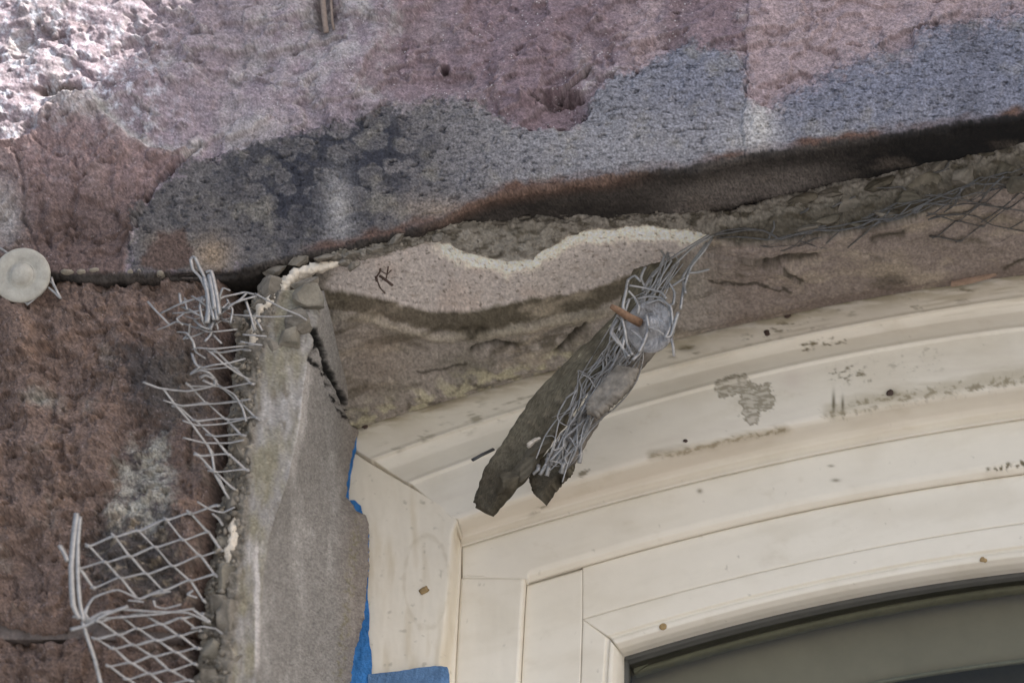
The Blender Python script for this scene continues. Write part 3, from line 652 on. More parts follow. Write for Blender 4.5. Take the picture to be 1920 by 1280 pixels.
# gasket, pale spacer, glass, and the blind behind it
L9 = lambda x: L8(x)+31-6*np.clip((x-1170)/700, 0, 1)
J9 = jl([(1184, 1228), (1184, 1340)])
X, Y, Z = strip([(lambda x: L8(x)-8, 1165, D+.0555), (lambda x: L8(x)+9, 1172, D+.0555), (lambda x: L8(x)+12, 1174, D+.058), (L9, 1186, D+.0665)], ncol=240, rowpx=6)
sheet('glazing_gasket', P(X, Y, Z), M_GASKET, win, None, skirt=(0, .006, 0))
X, Y, Z = strip([(lambda s: J8(s)-6, 1225, D+.0557), (lambda s: J8(s)+6, 1235, D+.0557), (J9, 1258, D+.0665)], xend=1720, ncol=40, rowpx=6, horiz=False)
sheet('glazing_gasket', P(X, Y, Z), M_GASKET, win, None, skirt=(0, .006, 0))
X, Y, Z = strip([(L9, 1187, D+.0668), (lambda x: L9(x)+8, 1190, D+.0668)], ncol=240, rowpx=3)
sp_ = sheet('glazing_spacer', P(X, Y, Z), M_SPACER, win, None, skirt=(0, .008, 0))
V = [P(1187, 1238, D+.0655), P(1217, 1243, D+.0655), P(1189, 1262, D+.0655)]; V = np.array(V+[v+np.array([0, .004, 0]) for v in V])
make('corner_key', V, [(0, 2, 1), (3, 4, 5), (0, 1, 4, 3), (1, 2, 5, 4), (2, 0, 3, 5)], M_SPACER, win, smooth_=False)
X, Y, Z = strip([(lambda x: L8(x)+4, 1168, D+.0612), (lambda x: 1740+0*x, 1168, D+.0612)], ncol=120, rowpx=20)
sheet('glass_pane', P(X, Y, Z), mg, win, None, skirt=(0, .003, 0))
X, Y, Z = strip([(lambda x: L8(x)-70, 1080, D+.085), (lambda x: np.minimum(L8(x)+166, 1340), 1080, D+.085)], ncol=120, rowpx=20)
bl = sheet('window_blind', P(X, Y, Z), M_SHADE, win, None, skirt=(0, .004, 0))
X, Y, Z = strip([(lambda x: L8(x)+164, 1500, D+.0835), (lambda x: L8(x)+170, 1500, D+.0835)], ncol=80, rowpx=3)
sheet('blind_hem', P(X, Y, Z), M_SPACER, win, None, skirt=(0, .003, 0))
X, Y, Z = strip([(lambda x: L8(x)+120, 1060, D+.12), (lambda x: L8(x)+800, 1060, D+.12)], ncol=60, rowpx=40)
sheet('inner_lining', P(X, Y, Z), M_GASKET, win, None, skirt=(0, .01, 0))
# nail holes with old putty, a bare-wood chip
def nail(x, y, dep, r=7, m=None, sd=0):
    V0, F0 = ICO[2]; c = P(x, y, dep)
    rng = np.random.default_rng(int(x*7+y)); d = 1+.3*np.sin(V0@rng.normal(size=3)*3+rng.random()*6)
    V = c+V0*d[:, None]*np.array([r/3000, .0006, r/3000])
    make('nail_hole', V, F0, m or M_PUTTY, win)
for x, y, dep, r in ((795, 1106, D-.0002, 9), (1243, 1174, D+.0335, 6), (1844, 1049, D+.0335, 6)): nail(x, y, dep, r)
for x, y, dep, r in ((1438, 624, D-.001, 6), (1476, 592, D-.0002, 8), (1670, 737, D-.0002, 7), (1285, 826, D-.0002, 4), (684, 798, D-.003, 6)): nail(x, y, dep, r, M_TWIG)
V = [P(x, y, D-.009) for x, y in ((1783, 532), (1786, 521), (1840, 513), (1876, 508), (1850, 518), (1815, 527))]; V = np.array(V); n_ = len(V)
V = np.vstack([V, V+np.array([0, .004, 0])])
make('bare_wood_chip', V, [tuple(range(n_))[::-1]]+[(i, (i+1) % n_, (i+1) % n_+n_, i+n_) for i in range(n_)], M_WOOD, win, smooth_=False)

# ------------------------------------------------------------------ cement on the arch
arch = thing('arch_render', P(1000, 560, .05), 'rough grey brown cement coat under the stone arch, with an exposed pink patch', 'cement')
MT = itp([(560, 478), (640, 464), (700, 452), (740, 438), (790, 424), (860, 410), (930, 406), (1000, 405), (1060, 399), (1140, 394), (1250, 391), (1300, 395), (1345, 411), (1400, 396), (1460, 376), (1560, 347), (1640, 326), (1720, 302), (1800, 287), (1860, 277), (1920, 263), (2020, 242), (2420, 170)])
BT = itp([(560, 508), (640, 492), (700, 482), (760, 468), (820, 452), (860, 470), (900, 482), (950, 492), (1000, 487), (1035, 462), (1060, 446), (1110, 430), (1200, 428), (1320, 432), (1360, 448), (1400, 455), (1480, 448), (1560, 440), (1640, 425), (1720, 405), (1800, 372), (1860, 350), (1920, 330), (2020, 305), (2420, 230)])
YM = itp([(560, .005), (640, .003), (760, .004), (820, .006), (860, .011), (900, .020), (930, .028), (1000, .034), (1140, .046), (1345, .06), (1500, .052), (1700, .045), (1920, .038), (2020, .036)])
KT = itp([(560, 528), (600, 536), (660, 546), (720, 561), (800, 581), (900, 583), (1000, 562), (1100, 546), (1200, 512), (1290, 470), (1330, 448), (1345, 440)])
def arch_coat():
    xs = np.arange(590, 2380, 2.0); n = len(xs)
    m0, b0, l0 = MT(xs)+3*vnoise(xs/17, xs*0, 201)+2*vnoise(xs/6, xs*0, 202), BT(xs), L0(xs)+4
    ym = YM(xs)
    cx = np.interp(xs, [590, 600, 672], [548, 552, 797])
    X0 = xs
    rows = []
    for t in np.linspace(-.5, 0, 6)[:-1]: rows.append((X0, m0+t*4, ym-t*.05))           # top face running back under the stone
    for t in np.linspace(0, 1, 42): rows.append((X0, lerp(m0, b0, t), ym+.006*t-.003*math.sin(t*math.pi)))
    for t in np.linspace(0, 1, 128)[1:]:
        rows.append((X0, lerp(b0, l0, t), lerp(ym+.006, D-.002, t**1.05)))
    X = np.array([r[0] for r in rows]); Y = np.array([r[1] for r in rows]); Z = np.array([r[2] for r in rows])
    W = P(X, Y, Z); N = nsm(W)
    front = sst(4, -6, Y-BT(X)); t = np.clip((Y-BT(X))/(L0(X)-BT(X)), 0, 1)
    h = 3.2*fbm(X*.6, Y, 150, 3, 210)+2.4*fbm(X*.55, Y*1.1, 56, 4, 211)+1.0*fbm(X*.8, Y, 16, 4, 212)+.4*fbm(X, Y, 5, 2, 213)
    # broken front edge: lumps
    cr = np.abs(fbm(X, Y*1.3, 26, 4, 214)); h = h+front*((4.5-2*sst(1340, 1400, X))*fbm(X, Y*1.2, 24, 4, 215, .6)+1.5*fbm(X, Y, 8, 3, 216))
    # exposed pink bed sits deeper than the top coat
    pk = sst(-3, 3, KT(X)-Y+9*fbm(X, Y, 22, 5, 217, .7))*sst(1345, 1325, X)*sst(-4, 4, Y-BT(X)+11*fbm(X, Y, 30, 5, 218, .65))*sst(600, 625, X+.5*(Y-530))
    below = np.clip((Y-KT(X)), 0, 1e4)
    top = sst(0, 30, below+9*fbm(X, Y, 30, 4, 219))*sst(1345, 1300, X)+sst(1300, 1345, X)
    h = h*(1-.62*pk)+3.2*top-1.8*pk
    ridge = np.exp(-((Y-KT(X)-42-8*fbm(X, Y, 60, 3, 220))/9)**2)*sst(1300, 1180, X)*sst(600, 700, X); h = h+2.4*ridge
    # scaly band next to the frame
    nf = sst(60, 20, L0(X)-Y+14*fbm(X, Y, 40, 3, 221)); h = h+nf*1.6*fbm(X, Y, 22, 4, 222)*sst(1250, 1000, X)+nf*.6
    # right-hand reaches: torn flakes and keyed grooves left by the lath
    rt_ = sst(1300, 1400, X)
    fl = fbm(X*.35+Y*.15, Y*1.1, 70, 4, 223)*2.5; h = h+rt_*1.3*(np.floor(fl)+sst(.7, 1, fl-np.floor(fl)))
    h = h-4*gau(X, Y, 1492, 485, 26, 10, .2)-2.5*gau(X, Y, 1660, 437, 36, 13, -.2)
    d, s = dpoly(X+4*fbm(X, Y, 20, 3, 224), Y+4*fbm(X, Y, 20, 3, 225), [(1345, 472), (1410, 478), (1445, 486), (1475, 500), (1500, 524)]); h = h+3*np.exp(-d/30)*(s > 0)
    d, s = dpoly(X, Y+4*fbm(X, Y, 20, 3, 225), [(1330, 522), (1400, 526), (1480, 536)]); h = h-1.5*np.exp(-d/12)*(s < 0)
    h = h-2.5*gau(X, Y, 885, 615, 26, 10)
    for pts, wd in (([(884, 648), (930, 634), (966, 640)], 4), ([(1040, 652), (1096, 600)], 4), ([(1432, 486), (1462, 481), (1528, 478)], 6)):
        d, _ = dpoly(X+6*fbm(X, Y, 20, 4, 248), Y+6*fbm(X, Y, 20, 4, 249), pts); h = h-4*np.exp(-(d/wd)**2)
    h = h*np.clip((L0(X)+2-Y)/14, .25, 1)
    W = W+N*(h*.001)[..., None]
    # colour
    base = lin(139, 131, 122, 1.2); dk = lin(84, 77, 64, 1.0); gr = lin(122, 118, 104, 1.1); rosy = lin(174, 165, 158, 1.12); white = lin(214, 204, 186, 1.25)
    c = np.ones(X.shape+(3,))*base
    c = mixc(c, lin(124, 112, 104, 1.1), rt_*.8)
    c = mixc(c, gr*.85, sst(-.1, .45, fbm(X*.5, Y, 70, 5, 230, .6))*.7*(1-rt_))
    c = mixc(c, dk, sst(.1, .5, fbm(X*.4, Y*1.3, 60, 5, 231, .6))*.65)
    c = mixc(c, lin(150, 138, 120, 1.1), rt_*sst(.05, .4, fbm(X*.3+Y*.2, Y, 60, 4, 232))*.6)
    c = mixc(c, dk, sst(34, 26, below+9*fbm(X, Y, 22, 4, 233))*sst(-2, 3, below)*sst(1310, 1250, X)*.92)
    c = mixc(c, dk*.95, gau(X, Y, 1000, 640, 170, 22, -.2)*sst(-.3, .2, fbm(X, Y, 30, 4, 234))*.8)
    c = mixc(c, lin(172, 165, 138, 1.1), nf*sst(-.1, .25, fbm(X*.7, Y, 24, 4, 235))*.8*sst(1200, 1000, X)); c = mixc(c, dk, nf*sst(.1, .4, fbm(X, Y, 16, 4, 236))*.7*sst(1200, 1000, X))
    c = mixc(c, lin(108, 96, 88, 1.05), sst(30, 8, L0(X)-Y)*rt_*.6)
    fc = lin(128, 122, 112, 1.15); c = mixc(c, dk*.85, sst(.12, .4, fbm(X*.28+.12*Y, Y*1.3+.3*X, 52, 5, 245, .6))*(1-rt_)*.75)
    c = mixc(c, lin(160, 148, 130, 1.1), sst(.15, .45, fbm(X*.4+.12*Y, Y*1.2+.3*X, 70, 5, 246, .6))*.6)
    c = mixc(c, lin(128, 114, 100, 1.1), gau(X, Y, 700, 660, 70, 80)*.5)
    c = mixc(c, fc, front); c = mixc(c, dk*.75, front*rt_*.75*sst(.25, .6, (Y-MT(X))/(BT(X)-MT(X)+1))); c = mixc(c, dk*.8, front*sst(.0, .35, fbm(X*.6, Y*1.2, 18, 4, 237))*.8)  # right end darkened in the colour as shadow between the stones
    pkc = np.ones(X.shape+(3,))*rosy; pkc = mixc(pkc, lin(148, 136, 124, 1.0), sst(.1, .5, fbm(X*.5, Y*1.3, 18, 4, 238, .65))*.6); pkc = mixc(pkc, lin(178, 162, 150, 1.1), sst(0, .5, fbm(X, Y, 90, 3, 239))*.5)
    wm = sst(28, 8, np.abs(Y-BT(X)-8)+16*fbm(X, Y, 26, 4, 240))*sst(800, 840, X); pkc = mixc(pkc, white, wm)
    pkc = mixc(pkc, dk, sst(.36, .5, fbm(X*.8, Y*1.4, 8, 2, 241))*.7)
    c = c*(1-pk[..., None])+pkc*pk[..., None]
    c = mixc(c, lin(158, 148, 130, 1.1), ridge*.5)
    for pts, wd in (([(780, 690), (812, 688), (838, 684), (872, 671)], 2.5), ([(884, 648), (905, 640), (930, 634), (966, 640)], 4), ([(1040, 652), (1070, 628), (1096, 600)], 3), ([(868, 610), (884, 622), (905, 612)], 7), ([(1330, 522), (1400, 526), (1480, 538)], 2.5), ([(1432, 486), (1462, 481), (1500, 484), (1528, 478)], 5), ([(1470, 496), (1490, 510), (1505, 524)], 3.5), ([(1636, 444), (1660, 436), (1690, 428)], 8), ([(1884, 500), (1900, 486), (1925, 478)], 5)):
        d, _ = dpoly(X+6*fbm(X, Y, 20, 4, 248), Y+6*fbm(X, Y, 20, 4, 249), pts); c = mixc(c, dk*.5, np.exp(-(d/wd)**2)*.85)
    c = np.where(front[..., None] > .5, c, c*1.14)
    c = c*(1+.34*fbm(X, Y, 12, 4, 242, .65))[..., None]*(1+.2*fbm(X, Y, 4.5, 2, 243)+np.random.default_rng(3).normal(size=X.shape)*.09+.2*fbm(X, Y, 5, 1, 247))[..., None]
    keep = None
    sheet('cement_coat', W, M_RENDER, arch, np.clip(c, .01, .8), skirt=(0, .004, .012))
arch_coat()
# stones and crumbs bedded in the broken front edge
GREYC = lin(122, 115, 104, 1.0); DKC = lin(96, 90, 78, 1.0)
def pebble(x, y, dep, rx, ry, ang, sd, parent, col=None, name='pebble', ry_=None):
    V0, F0 = ICO[3] if rx > 11 else ICO[2]
    rng = np.random.default_rng(sd); B = V0*1.15
    for k in range(9):
        n = rng.normal(size=3); n /= np.linalg.norm(n); B = B-n*np.clip(B@n-(.5+.3*rng.random()), 0, 9)[:, None]
    d = 1+.05*fbm(V0[:, 0]*10+V0[:, 2]*4, V0[:, 1]*10-V0[:, 2]*6, 5, 3, sd)*2+.03*rng.normal(size=len(V0))
    v = B*d[:, None]*np.array([rx, max(rx, ry)*.75, ry])/3000
    ca, sa = math.cos(ang), math.sin(ang)
    L = v[:, [0]]*(rt*ca+up*sa)+v[:, [2]]*(-rt*sa+up*ca)+v[:, [1]]*fw
    V = P(x, y, dep)+L
    cc = np.ones((len(V), 3))*(GREYC if col is None else col); cc = cc*(1+.25*np.sin(V0@(rng.normal(size=3)*5)))[:, None]
    return make(name, V, F0, M_RENDER, parent, np.clip(cc, .01, .8), smooth_=False)
for k, (x, y, rx, ry, a) in enumerate([(1598, 384, 30, 17, .15), (1702, 376, 36, 17, .05), (1732, 346, 30, 20, .25), (1808, 338, 38, 22, .2), (1480, 398, 26, 14, .2), (1437, 405, 14, 10, 0),
                                       (1560, 362, 24, 11, .3), (1645, 345, 30, 12, .35), (1505, 378, 26, 12, .3), (1760, 312, 30, 13, .25), (1850, 292, 34, 14, .2), (1545, 412, 26, 10, .2), (1660, 402, 26, 9, .1),
                                       (1885, 318, 26, 17, .2), (1915, 345, 24, 18, .3), (1525, 430, 30, 8, .1), (1610, 420, 26, 9, .2), (1405, 412, 12, 7, 0), (1375, 420, 14, 5, 0)]):
    pebble(x, y, float(YM(x))+.0004, rx*1.1, ry*1.1, a, 300+k, arch, [GREYC*.8, DKC*.85, lin(112, 105, 92, .85)][k % 3])
pebble(783, 446, .013, 15, 17, .3, 340, arch, lin(168, 160, 150, 1.0))
for k, (x, y, rx, ry, a) in enumerate([(700, 470, 24, 9, .3), (740, 452, 22, 11, .5), (655, 478, 20, 9, .1), (520, 505, 30, 14, .35), (560, 492, 32, 12, .2), (610, 482, 30, 9, .15), (842, 432, 26, 10, .2), (880, 428, 24, 12, .1), (665, 497, 14, 8, .8), (648, 490, 14, 9, .1),
                                       (820, 448, 16, 8, .4), (980, 408, 20, 6, .1), (1050, 404, 22, 6, .1), (1120, 400, 20, 6, 0), (1180, 398, 18, 6, 0), (930, 420, 20, 7, .2)]):
    pebble(x, y, float(YM(x))-.0, rx, ry, a, 350+k, arch, GREYC*.85)
rng = np.random.default_rng(5); sp = []
for k in range(420):
    x = 560+1400*rng.random(); t = rng.random()**1.4; y = lerp(MT(x), BT(x), t*.9)+1
    s = (1.2+3.4*rng.random()**2.5)/3000*1.3; sp.append((P(x, y, YM(x)-.002+.004*t), s*np.array([1, .8, .7]), int(k)))
V, F = lumps(sp); make('edge_crumbs', V, F, M_RENDER, arch, smooth_=False, col=np.repeat(np.clip((GREYC*(.6+.7*rng.random((len(sp), 1)))), 0, .8), len(ICO[1][0]), 0), kind='stuff')

# ------------------------------------------------------------------ cement on the left jamb
jr = thing('jamb_render', P(560, 1250, .03), 'grey trowelled cement coat on the left window jamb with a ragged crumbling edge', 'cement')
V0 = itp([(540, 492), (560, 472), (600, 452), (640, 442), (700, 436), (800, 432), (880, 424), (960, 410), (1040, 400), (1100, 388), (1200, 374), (1330, 362), (1740, 345)])
V1 = itp([(540, 530), (600, 505), (700, 484), (800, 474), (900, 466), (1000, 458), (1100, 446), (1200, 436), (1330, 428)])
V2 = itp([(540, 600), (580, 592), (640, 583), (700, 573), (800, 562), (900, 540), (1000, 505), (1100, 490), (1200, 482), (1330, 476)])
V4 = itp([(540, 602), (560, 608), (600, 620), (680, 640), (740, 656), (797, 674), (830, 663), (880, 653), (930, 648), (940, 657), (958, 668), (965, 686), (985, 691), (1060, 690), (1110, 686), (1150, 682), (1180, 676), (1220, 664), (1280, 656), (1330, 652)])
Y4 = itp([(540, .014), (580, .022), (640, .058), (700, .098), (760, .138), (797, D-.004), (1330, D-.004)])
def jamb_coat():
    ys = np.arange(545, 1720, 2.0)
    v0 = V0(ys)+4*vnoise(ys/16, ys*0, 251)+2*vnoise(ys/6, ys*0, 252); v1 = V1(ys); v2 = V2(ys); v4 = V4(ys)+2.5*vnoise(ys/14, ys*0, 253)*sst(810, 850, ys)+1.5*vnoise(ys/5, ys*0, 254)*sst(810, 850, ys)
    y4 = Y4(ys); cols = []; ker = np.ones(61)/61; v4s = np.convolve(np.pad(v4, 30, 'edge'), ker, 'valid')
    for t in np.linspace(-.5, 0, 5)[:-1]: cols.append((v0+t*4, .012-t*.06+0*ys))
    for t in np.linspace(0, 1, 28)[:-1]: cols.append((lerp(v0, v1, t), .010-.012*math.sin(t*math.pi/2)+0*ys))
    for t in np.linspace(0, 1, 26)[:-1]: cols.append((lerp(v1, v2, t), lerp(-.002, np.minimum(.006, y4), t)))
    for t in np.linspace(0, 1, 84): cols.append((lerp(v2, v4s, t)+(v4-v4s)*t**9, lerp(np.minimum(.006, y4), y4, t**.9)))
    X = np.array([c_[0] for c_ in cols]).T; Z = np.array([c_[1] for c_ in cols]).T; Y = np.repeat(ys[:, None], X.shape[1], 1)
    W = P(X, Y, Z); N = nsm(W)
    rub = sst(8, -8, X-V1(Y)-4+10*fbm(X, Y, 40, 3, 260))
    h = 1.2*fbm(X, Y*.35, 60, 3, 261)+.5*fbm(X, Y*.6, 18, 4, 262)+.28*fbm(X, Y, 5, 3, 263)
    h = h+rub*(4.5*fbm(X, Y, 30, 4, 264, .6)+1.3*fbm(X, Y, 9, 3, 265))
    mid_ = sst(-4, 6, X-V1(Y))*sst(6, -4, X-V2(Y)); h = h+mid_*1.4*fbm(X, Y*.5, 34, 4, 266, .6)
    fe = np.clip((V4(Y)-X)/10, 0, 1); h = h*(.35+.65*fe)
    # block of cement at the head of the jamb, and the crack to the arch
    h = h+4.5*sst(6, -10, np.hypot((X-578)/30, (Y-590)/42)*30-30)*0+3.0*gau(X, Y, 575, 585, 34, 44)+3*gau(X, Y, 520, 660, 30, 34)
    d, _ = dpoly(X+3*fbm(X, Y, 12, 3, 267), Y, [(585, 622), (604, 655), (612, 690), (634, 725), (652, 770), (672, 797)]); h = h-5*np.exp(-(d/4.5)**2)
    d2, _ = dpoly(X+4*fbm(X, Y, 12, 3, 268), Y, [(590, 640), (582, 675), (606, 700), (622, 742), (645, 780), (668, 800)]); h = h-2.5*np.exp(-(d2/4)**2)*sst(-.1, .2, fbm(X, Y, 20, 3, 269))
    W = W+N*(h*.001)[..., None]
    base = lin(127, 123, 118, 1.16); dk = lin(96, 88, 76, 1.1); grn = lin(120, 114, 94, 1.1); lt = lin(154, 150, 145, 1.2)
    c = np.ones(X.shape+(3,))*base
    c = mixc(c, lt, sst(-.05, .45, fbm(X, Y*.25, 34, 4, 270))*.6)
    c = mixc(c, lin(118, 106, 96, 1.2), sst(620, 670, X)*.5)
    c = mixc(c, grn, mid_*sst(-.3, .3, fbm(X, Y*.4, 40, 4, 271))*.8); c = mixc(c, dk, mid_*sst(.1, .5, fbm(X*1.4, Y*.5, 22, 4, 272))*.7)
    c = mixc(c, lin(176, 170, 165, 1.2), sst(8, 3, np.abs(X-482-4*vnoise(Y/60, Y*0, 273))*(1+np.abs(Y-1140)/240))*sst(1000, 1040, Y)*sst(1265, 1240, Y)*.75)
    c = mixc(c, lin(172, 167, 162, 1.2), sst(13, 2, np.abs(X-V2(Y)-4)+6*fbm(X, Y, 20, 3, 287))*sst(660, 710, Y)*sst(960, 800, Y)*.7)
    c = mixc(c, grn, sst(14, 4, np.abs(X-668+.12*(Y-1000))+8*fbm(X, Y, 16, 3, 274))*sst(940, 1000, Y)*sst(-.1, .25, fbm(X, Y, 9, 3, 275))*.8)
    c = mixc(c, GREYC*1.05, rub); c = mixc(c, dk*.9, rub*sst(.0, .4, fbm(X, Y, 26, 4, 276))*.8); c = mixc(c, lin(190, 178, 155, 1.0), rub*sst(.3, .5, fbm(X, Y, 24, 3, 277))*.6)
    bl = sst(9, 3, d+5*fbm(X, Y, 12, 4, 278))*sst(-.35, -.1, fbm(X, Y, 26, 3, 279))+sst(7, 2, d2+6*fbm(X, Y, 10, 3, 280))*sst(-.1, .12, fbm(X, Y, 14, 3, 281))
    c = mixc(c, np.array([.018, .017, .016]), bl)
    c = c*(1+.28*fbm(X, Y*.6, 12, 4, 282, .65))[..., None]*(1+.22*fbm(X, Y, 4.5, 2, 283)+np.random.default_rng(2).normal(size=X.shape)*.11+.15*fbm(X, Y, 4, 1, 286))[..., None]
    sheet('cement_coat', W, M_RENDER, jr, np.clip(c, .01, .8), skirt=(0.0, .004, 0))
jamb_coat()
for k, (x, y, rx, ry, a) in enumerate([(505, 548, 26, 24, .6), (490, 575, 18, 16, .3), (582, 566, 30, 28, .1), (555, 600, 30, 30, .4), (515, 665, 32, 30, .3), (540, 640, 28, 24, 1), (575, 535, 26, 18, .3), (450, 610, 16, 22, .4), (462, 770, 18, 26, .2), (455, 850, 16, 28, .1),
                                       (440, 940, 18, 26, .1), (424, 1080, 22, 34, .1), (410, 1140, 24, 30, .2), (436, 1170, 22, 36, .1), (400, 1215, 24, 26, 0), (428, 1250, 26, 24, .3), (395, 1270, 20, 20, 0), (420, 1020, 18, 20, .4)]):
    pebble(x, y, .0028, rx*1.15, ry*1.1, a, 400+k, jr, [GREYC*.9, GREYC*.95, lin(122, 116, 104, .95)][k % 3], name='cement_lump')
sp = []
for k in range(900):
    y = 545+770*rng.random(); x = lerp(V0(y), V1(y), rng.random())+2; s = (1.2+5.5*rng.random()**3)/3000*1.3
    sp.append((P(x, y, .002-.004*rng.random()), s*np.array([1, .8, .9]), int(k)))
V, F = lumps(sp); make('edge_crumbs', V, F, M_RENDER, jr, smooth_=False, col=np.repeat(np.clip((GREYC*(.7+.7*rng.random((len(sp), 1)))), 0, .8), len(ICO[1][0]), 0), kind='stuff')

# ------------------------------------------------------------------ cream foam beads
def lumpy_tube(pts, dep, rad, sd, sides=14):
    p = smooth([(x, y, z) for (x, y), z in zip(pts, dep)], 9); W = P(p[:, 0], p[:, 1], p[:, 2])
    s = np.arange(len(W)); r_ = np.interp(s, np.linspace(0, len(W)-1, len(rad)), rad)/3000
    V, F = tubes([(W, r_)], sides)
    n = len(W)*sides; th = np.tile(np.arange(sides), len(W))*2.; a = np.repeat(s, sides)*1.
    k = 1+.55*fbm(a, th*1.6, 5, 3, sd)*1.5+.35*fbm(a*1.7, th*2.1, 1.7, 2, sd+3)
    c = np.repeat(W, sides, 0); V[:n] = c+(V[:n]-c)*k[:, None]
    return V, F
V, F = lumpy_tube([(636, 494), (610, 499), (585, 506), (555, 517), (538, 532), (530, 552)], [.004]*6, [4, 9, 11, 12, 13, 9], 501)
tag(make('foam_bead', V, F, M_FOAM), 'cream foam bead curving along the stone above the jamb corner', 'sealant', 'cream foam beads in the cement edge')
V, F = lumpy_tube([(524, 553), (508, 570), (492, 585), (484, 610), (478, 640), (475, 668)], [.002]*6, [9, 13, 12, 12, 11, 4], 507)
tag(make('foam_bead', V, F, M_FOAM), 'cream foam bead running down behind the tangled lath', 'sealant', 'cream foam beads in the cement edge')
V, F = lumpy_tube([(440, 970), (438, 990), (438, 1012), (432, 1034), (428, 1056)], [.0005]*5, [2, 10, 9, 10, 4], 511)
tag(make('foam_bead', V, F, M_FOAM), 'small broken cream foam bits in the ragged edge beside the lower lath sheet', 'sealant', 'cream foam beads in the cement edge')

# ------------------------------------------------------------------ expanded metal lath
def strandP(pts, r_=2.0, flat=.45, n=6, jit=0, sd=0):
    """pts: (px, py, depth)"""
    p = smooth(pts, n); q = np.array(pts, float)
    if len(q) > 2:
        f = np.linspace(0, len(q)-1, len(p)); li = np.stack([np.interp(f, np.arange(len(q)), q[:, k]) for k in range(3)], -1); p = .45*p+.55*li
    return (P(p[:, 0], p[:, 1], p[:, 2]), 1.3*r_/3000, flat)
def lattice(org, a, b, I, J, keep, dep, jit=3, sd=0, r_=2.0):
    rg = np.random.default_rng(sd); nodes = {}
    for i in range(I[0], I[1]+1):
        for j in range(J[0], J[1]+1):
            x = org[0]+a[0]*i+b[0]*j+rg.normal()*jit*.5; y = org[1]+a[1]*i+b[1]*j+rg.normal()*jit*.5
            nodes[i, j] = (x, y, dep(x, y)+rg.normal()*.0007)
    L = []
    i0 = lambda: 6*rg.random()
    def chain(seq, bend):
        run = []
        for q in seq+[None]:
            ok = q is not None and q in nodes and keep(nodes[q][0], nodes[q][1])
            if ok: run.append(q)
            if (not ok) and run:
                if len(run) > 1:
                    pts = []
                    for u, v in zip(run[:-1], run[1:]):
                        A, B = np.array(nodes[u]), np.array(nodes[v]); t = B-A
                        pts.append(A); pts.append(A+t*.16+np.array([0, bend, 0])); pts.append(A+t*.84-np.array([0, bend, 0]))
                    pts.append(np.array(nodes[run[-1]]))
                    e = pts[-1]-pts[-2]; pts.append(pts[-1]+e*(.3+1.2*rg.random())); e = pts[0]-pts[1]; pts.insert(0, pts[0]+e*(.3+1.2*rg.random()))
                    p = smooth(pts, 3); rr_ = 1.7*r_*(.85+.3*rg.random())/3000
                    L.append((P(p[:, 0], p[:, 1], p[:, 2]), rr_*(.85+.15*np.sin(np.arange(len(p))*.9+i0())+.55*np.exp(-(((np.arange(len(p))-3+4) % 9)-4.)**2/1.6)), .45))
                run = []
    for j in range(J[0], J[1]+1): chain([(i, j) for i in range(I[0], I[1]+1)], 1.5)
    for i in range(I[0], I[1]+1): chain([(i, j) for j in range(J[0], J[1]+1)], -1.0)
    return L
def lath(name, lines, mat, label, cat='metal lath'):
    V, F = tubes(lines, 6); o = make(name, V, F, mat); return tag(o, label, cat, 'torn pieces of metal lath')
# lower sheet, two panels meeting at a fold
dlow = lambda x, y: float(np.interp(x, [130, 200, 360, 430], [-.030, -.024, -.008, -.001]))
Lw = lattice((212, 1006), (49, -14), (31.5, 33), (-3, 6), (-1, 6), lambda x, y: 146 < x < 432 and y > 1008-.28*(x-200)-8 and y < 1150-.07*(x-150) and not (195 < x < 222 and y > 1110), dlow, 5, 61, 2.2)
Lw += lattice((178, 1196), (41, -9.5), (34, 22.5), (-7, 9), (-3, 9), lambda x, y: x > 158+.33*(y-1160) and x < 405-.12*(y-1150) and y > 1148-.06*(x-150), dlow, 4.5, 62, 2.15)
for pts, r_ in (([(144, 962), (141, 985), (138, 1010), (134, 1060), (135, 1100), (138, 1135), (150, 1160)], 4.5), ([(150, 968), (146, 1020), (146, 1080), (150, 1130), (158, 1165)], 3.5), ([(112, 1022), (120, 1035), (128, 1052)], 4),
                ([(132, 1180), (160, 1172), (200, 1150), (240, 1136)], 4), ([(136, 1155), (170, 1160), (230, 1156), (300, 1150), (365, 1140)], 2.6), ([(160, 1165), (190, 1148), (230, 1142), (290, 1146), (352, 1148), (392, 1166)], 2.6), ([(155, 1165), (166, 1200), (178, 1235), (190, 1285)], 3.2),
                ([(150, 1160), (175, 1120), (220, 1105), (262, 1122), (282, 1114), (320, 1108)], 2.2), ([(165, 1135), (160, 1150), (170, 1165)], 2.4), ([(240, 1125), (255, 1126), (270, 1128)], 2.2), ([(288, 1125), (292, 1136), (310, 1140), (340, 1132)], 2), ([(362, 1142), (380, 1155), (395, 1166)], 3),
                ([(358, 1178), (380, 1174), (404, 1178), (418, 1188)], 2.2), ([(398, 962), (410, 972), (418, 985)], 2.6), ([(370, 1120), (352, 1114), (362, 1106)], 2.4)):
    Lw.append(strandP([(x, y, dlow(x, y)-.001) for x, y in pts], r_))
lath('metal_lath', Lw, M_LATH, 'torn grey diamond lath sheet bent out at the bottom left of the wall')
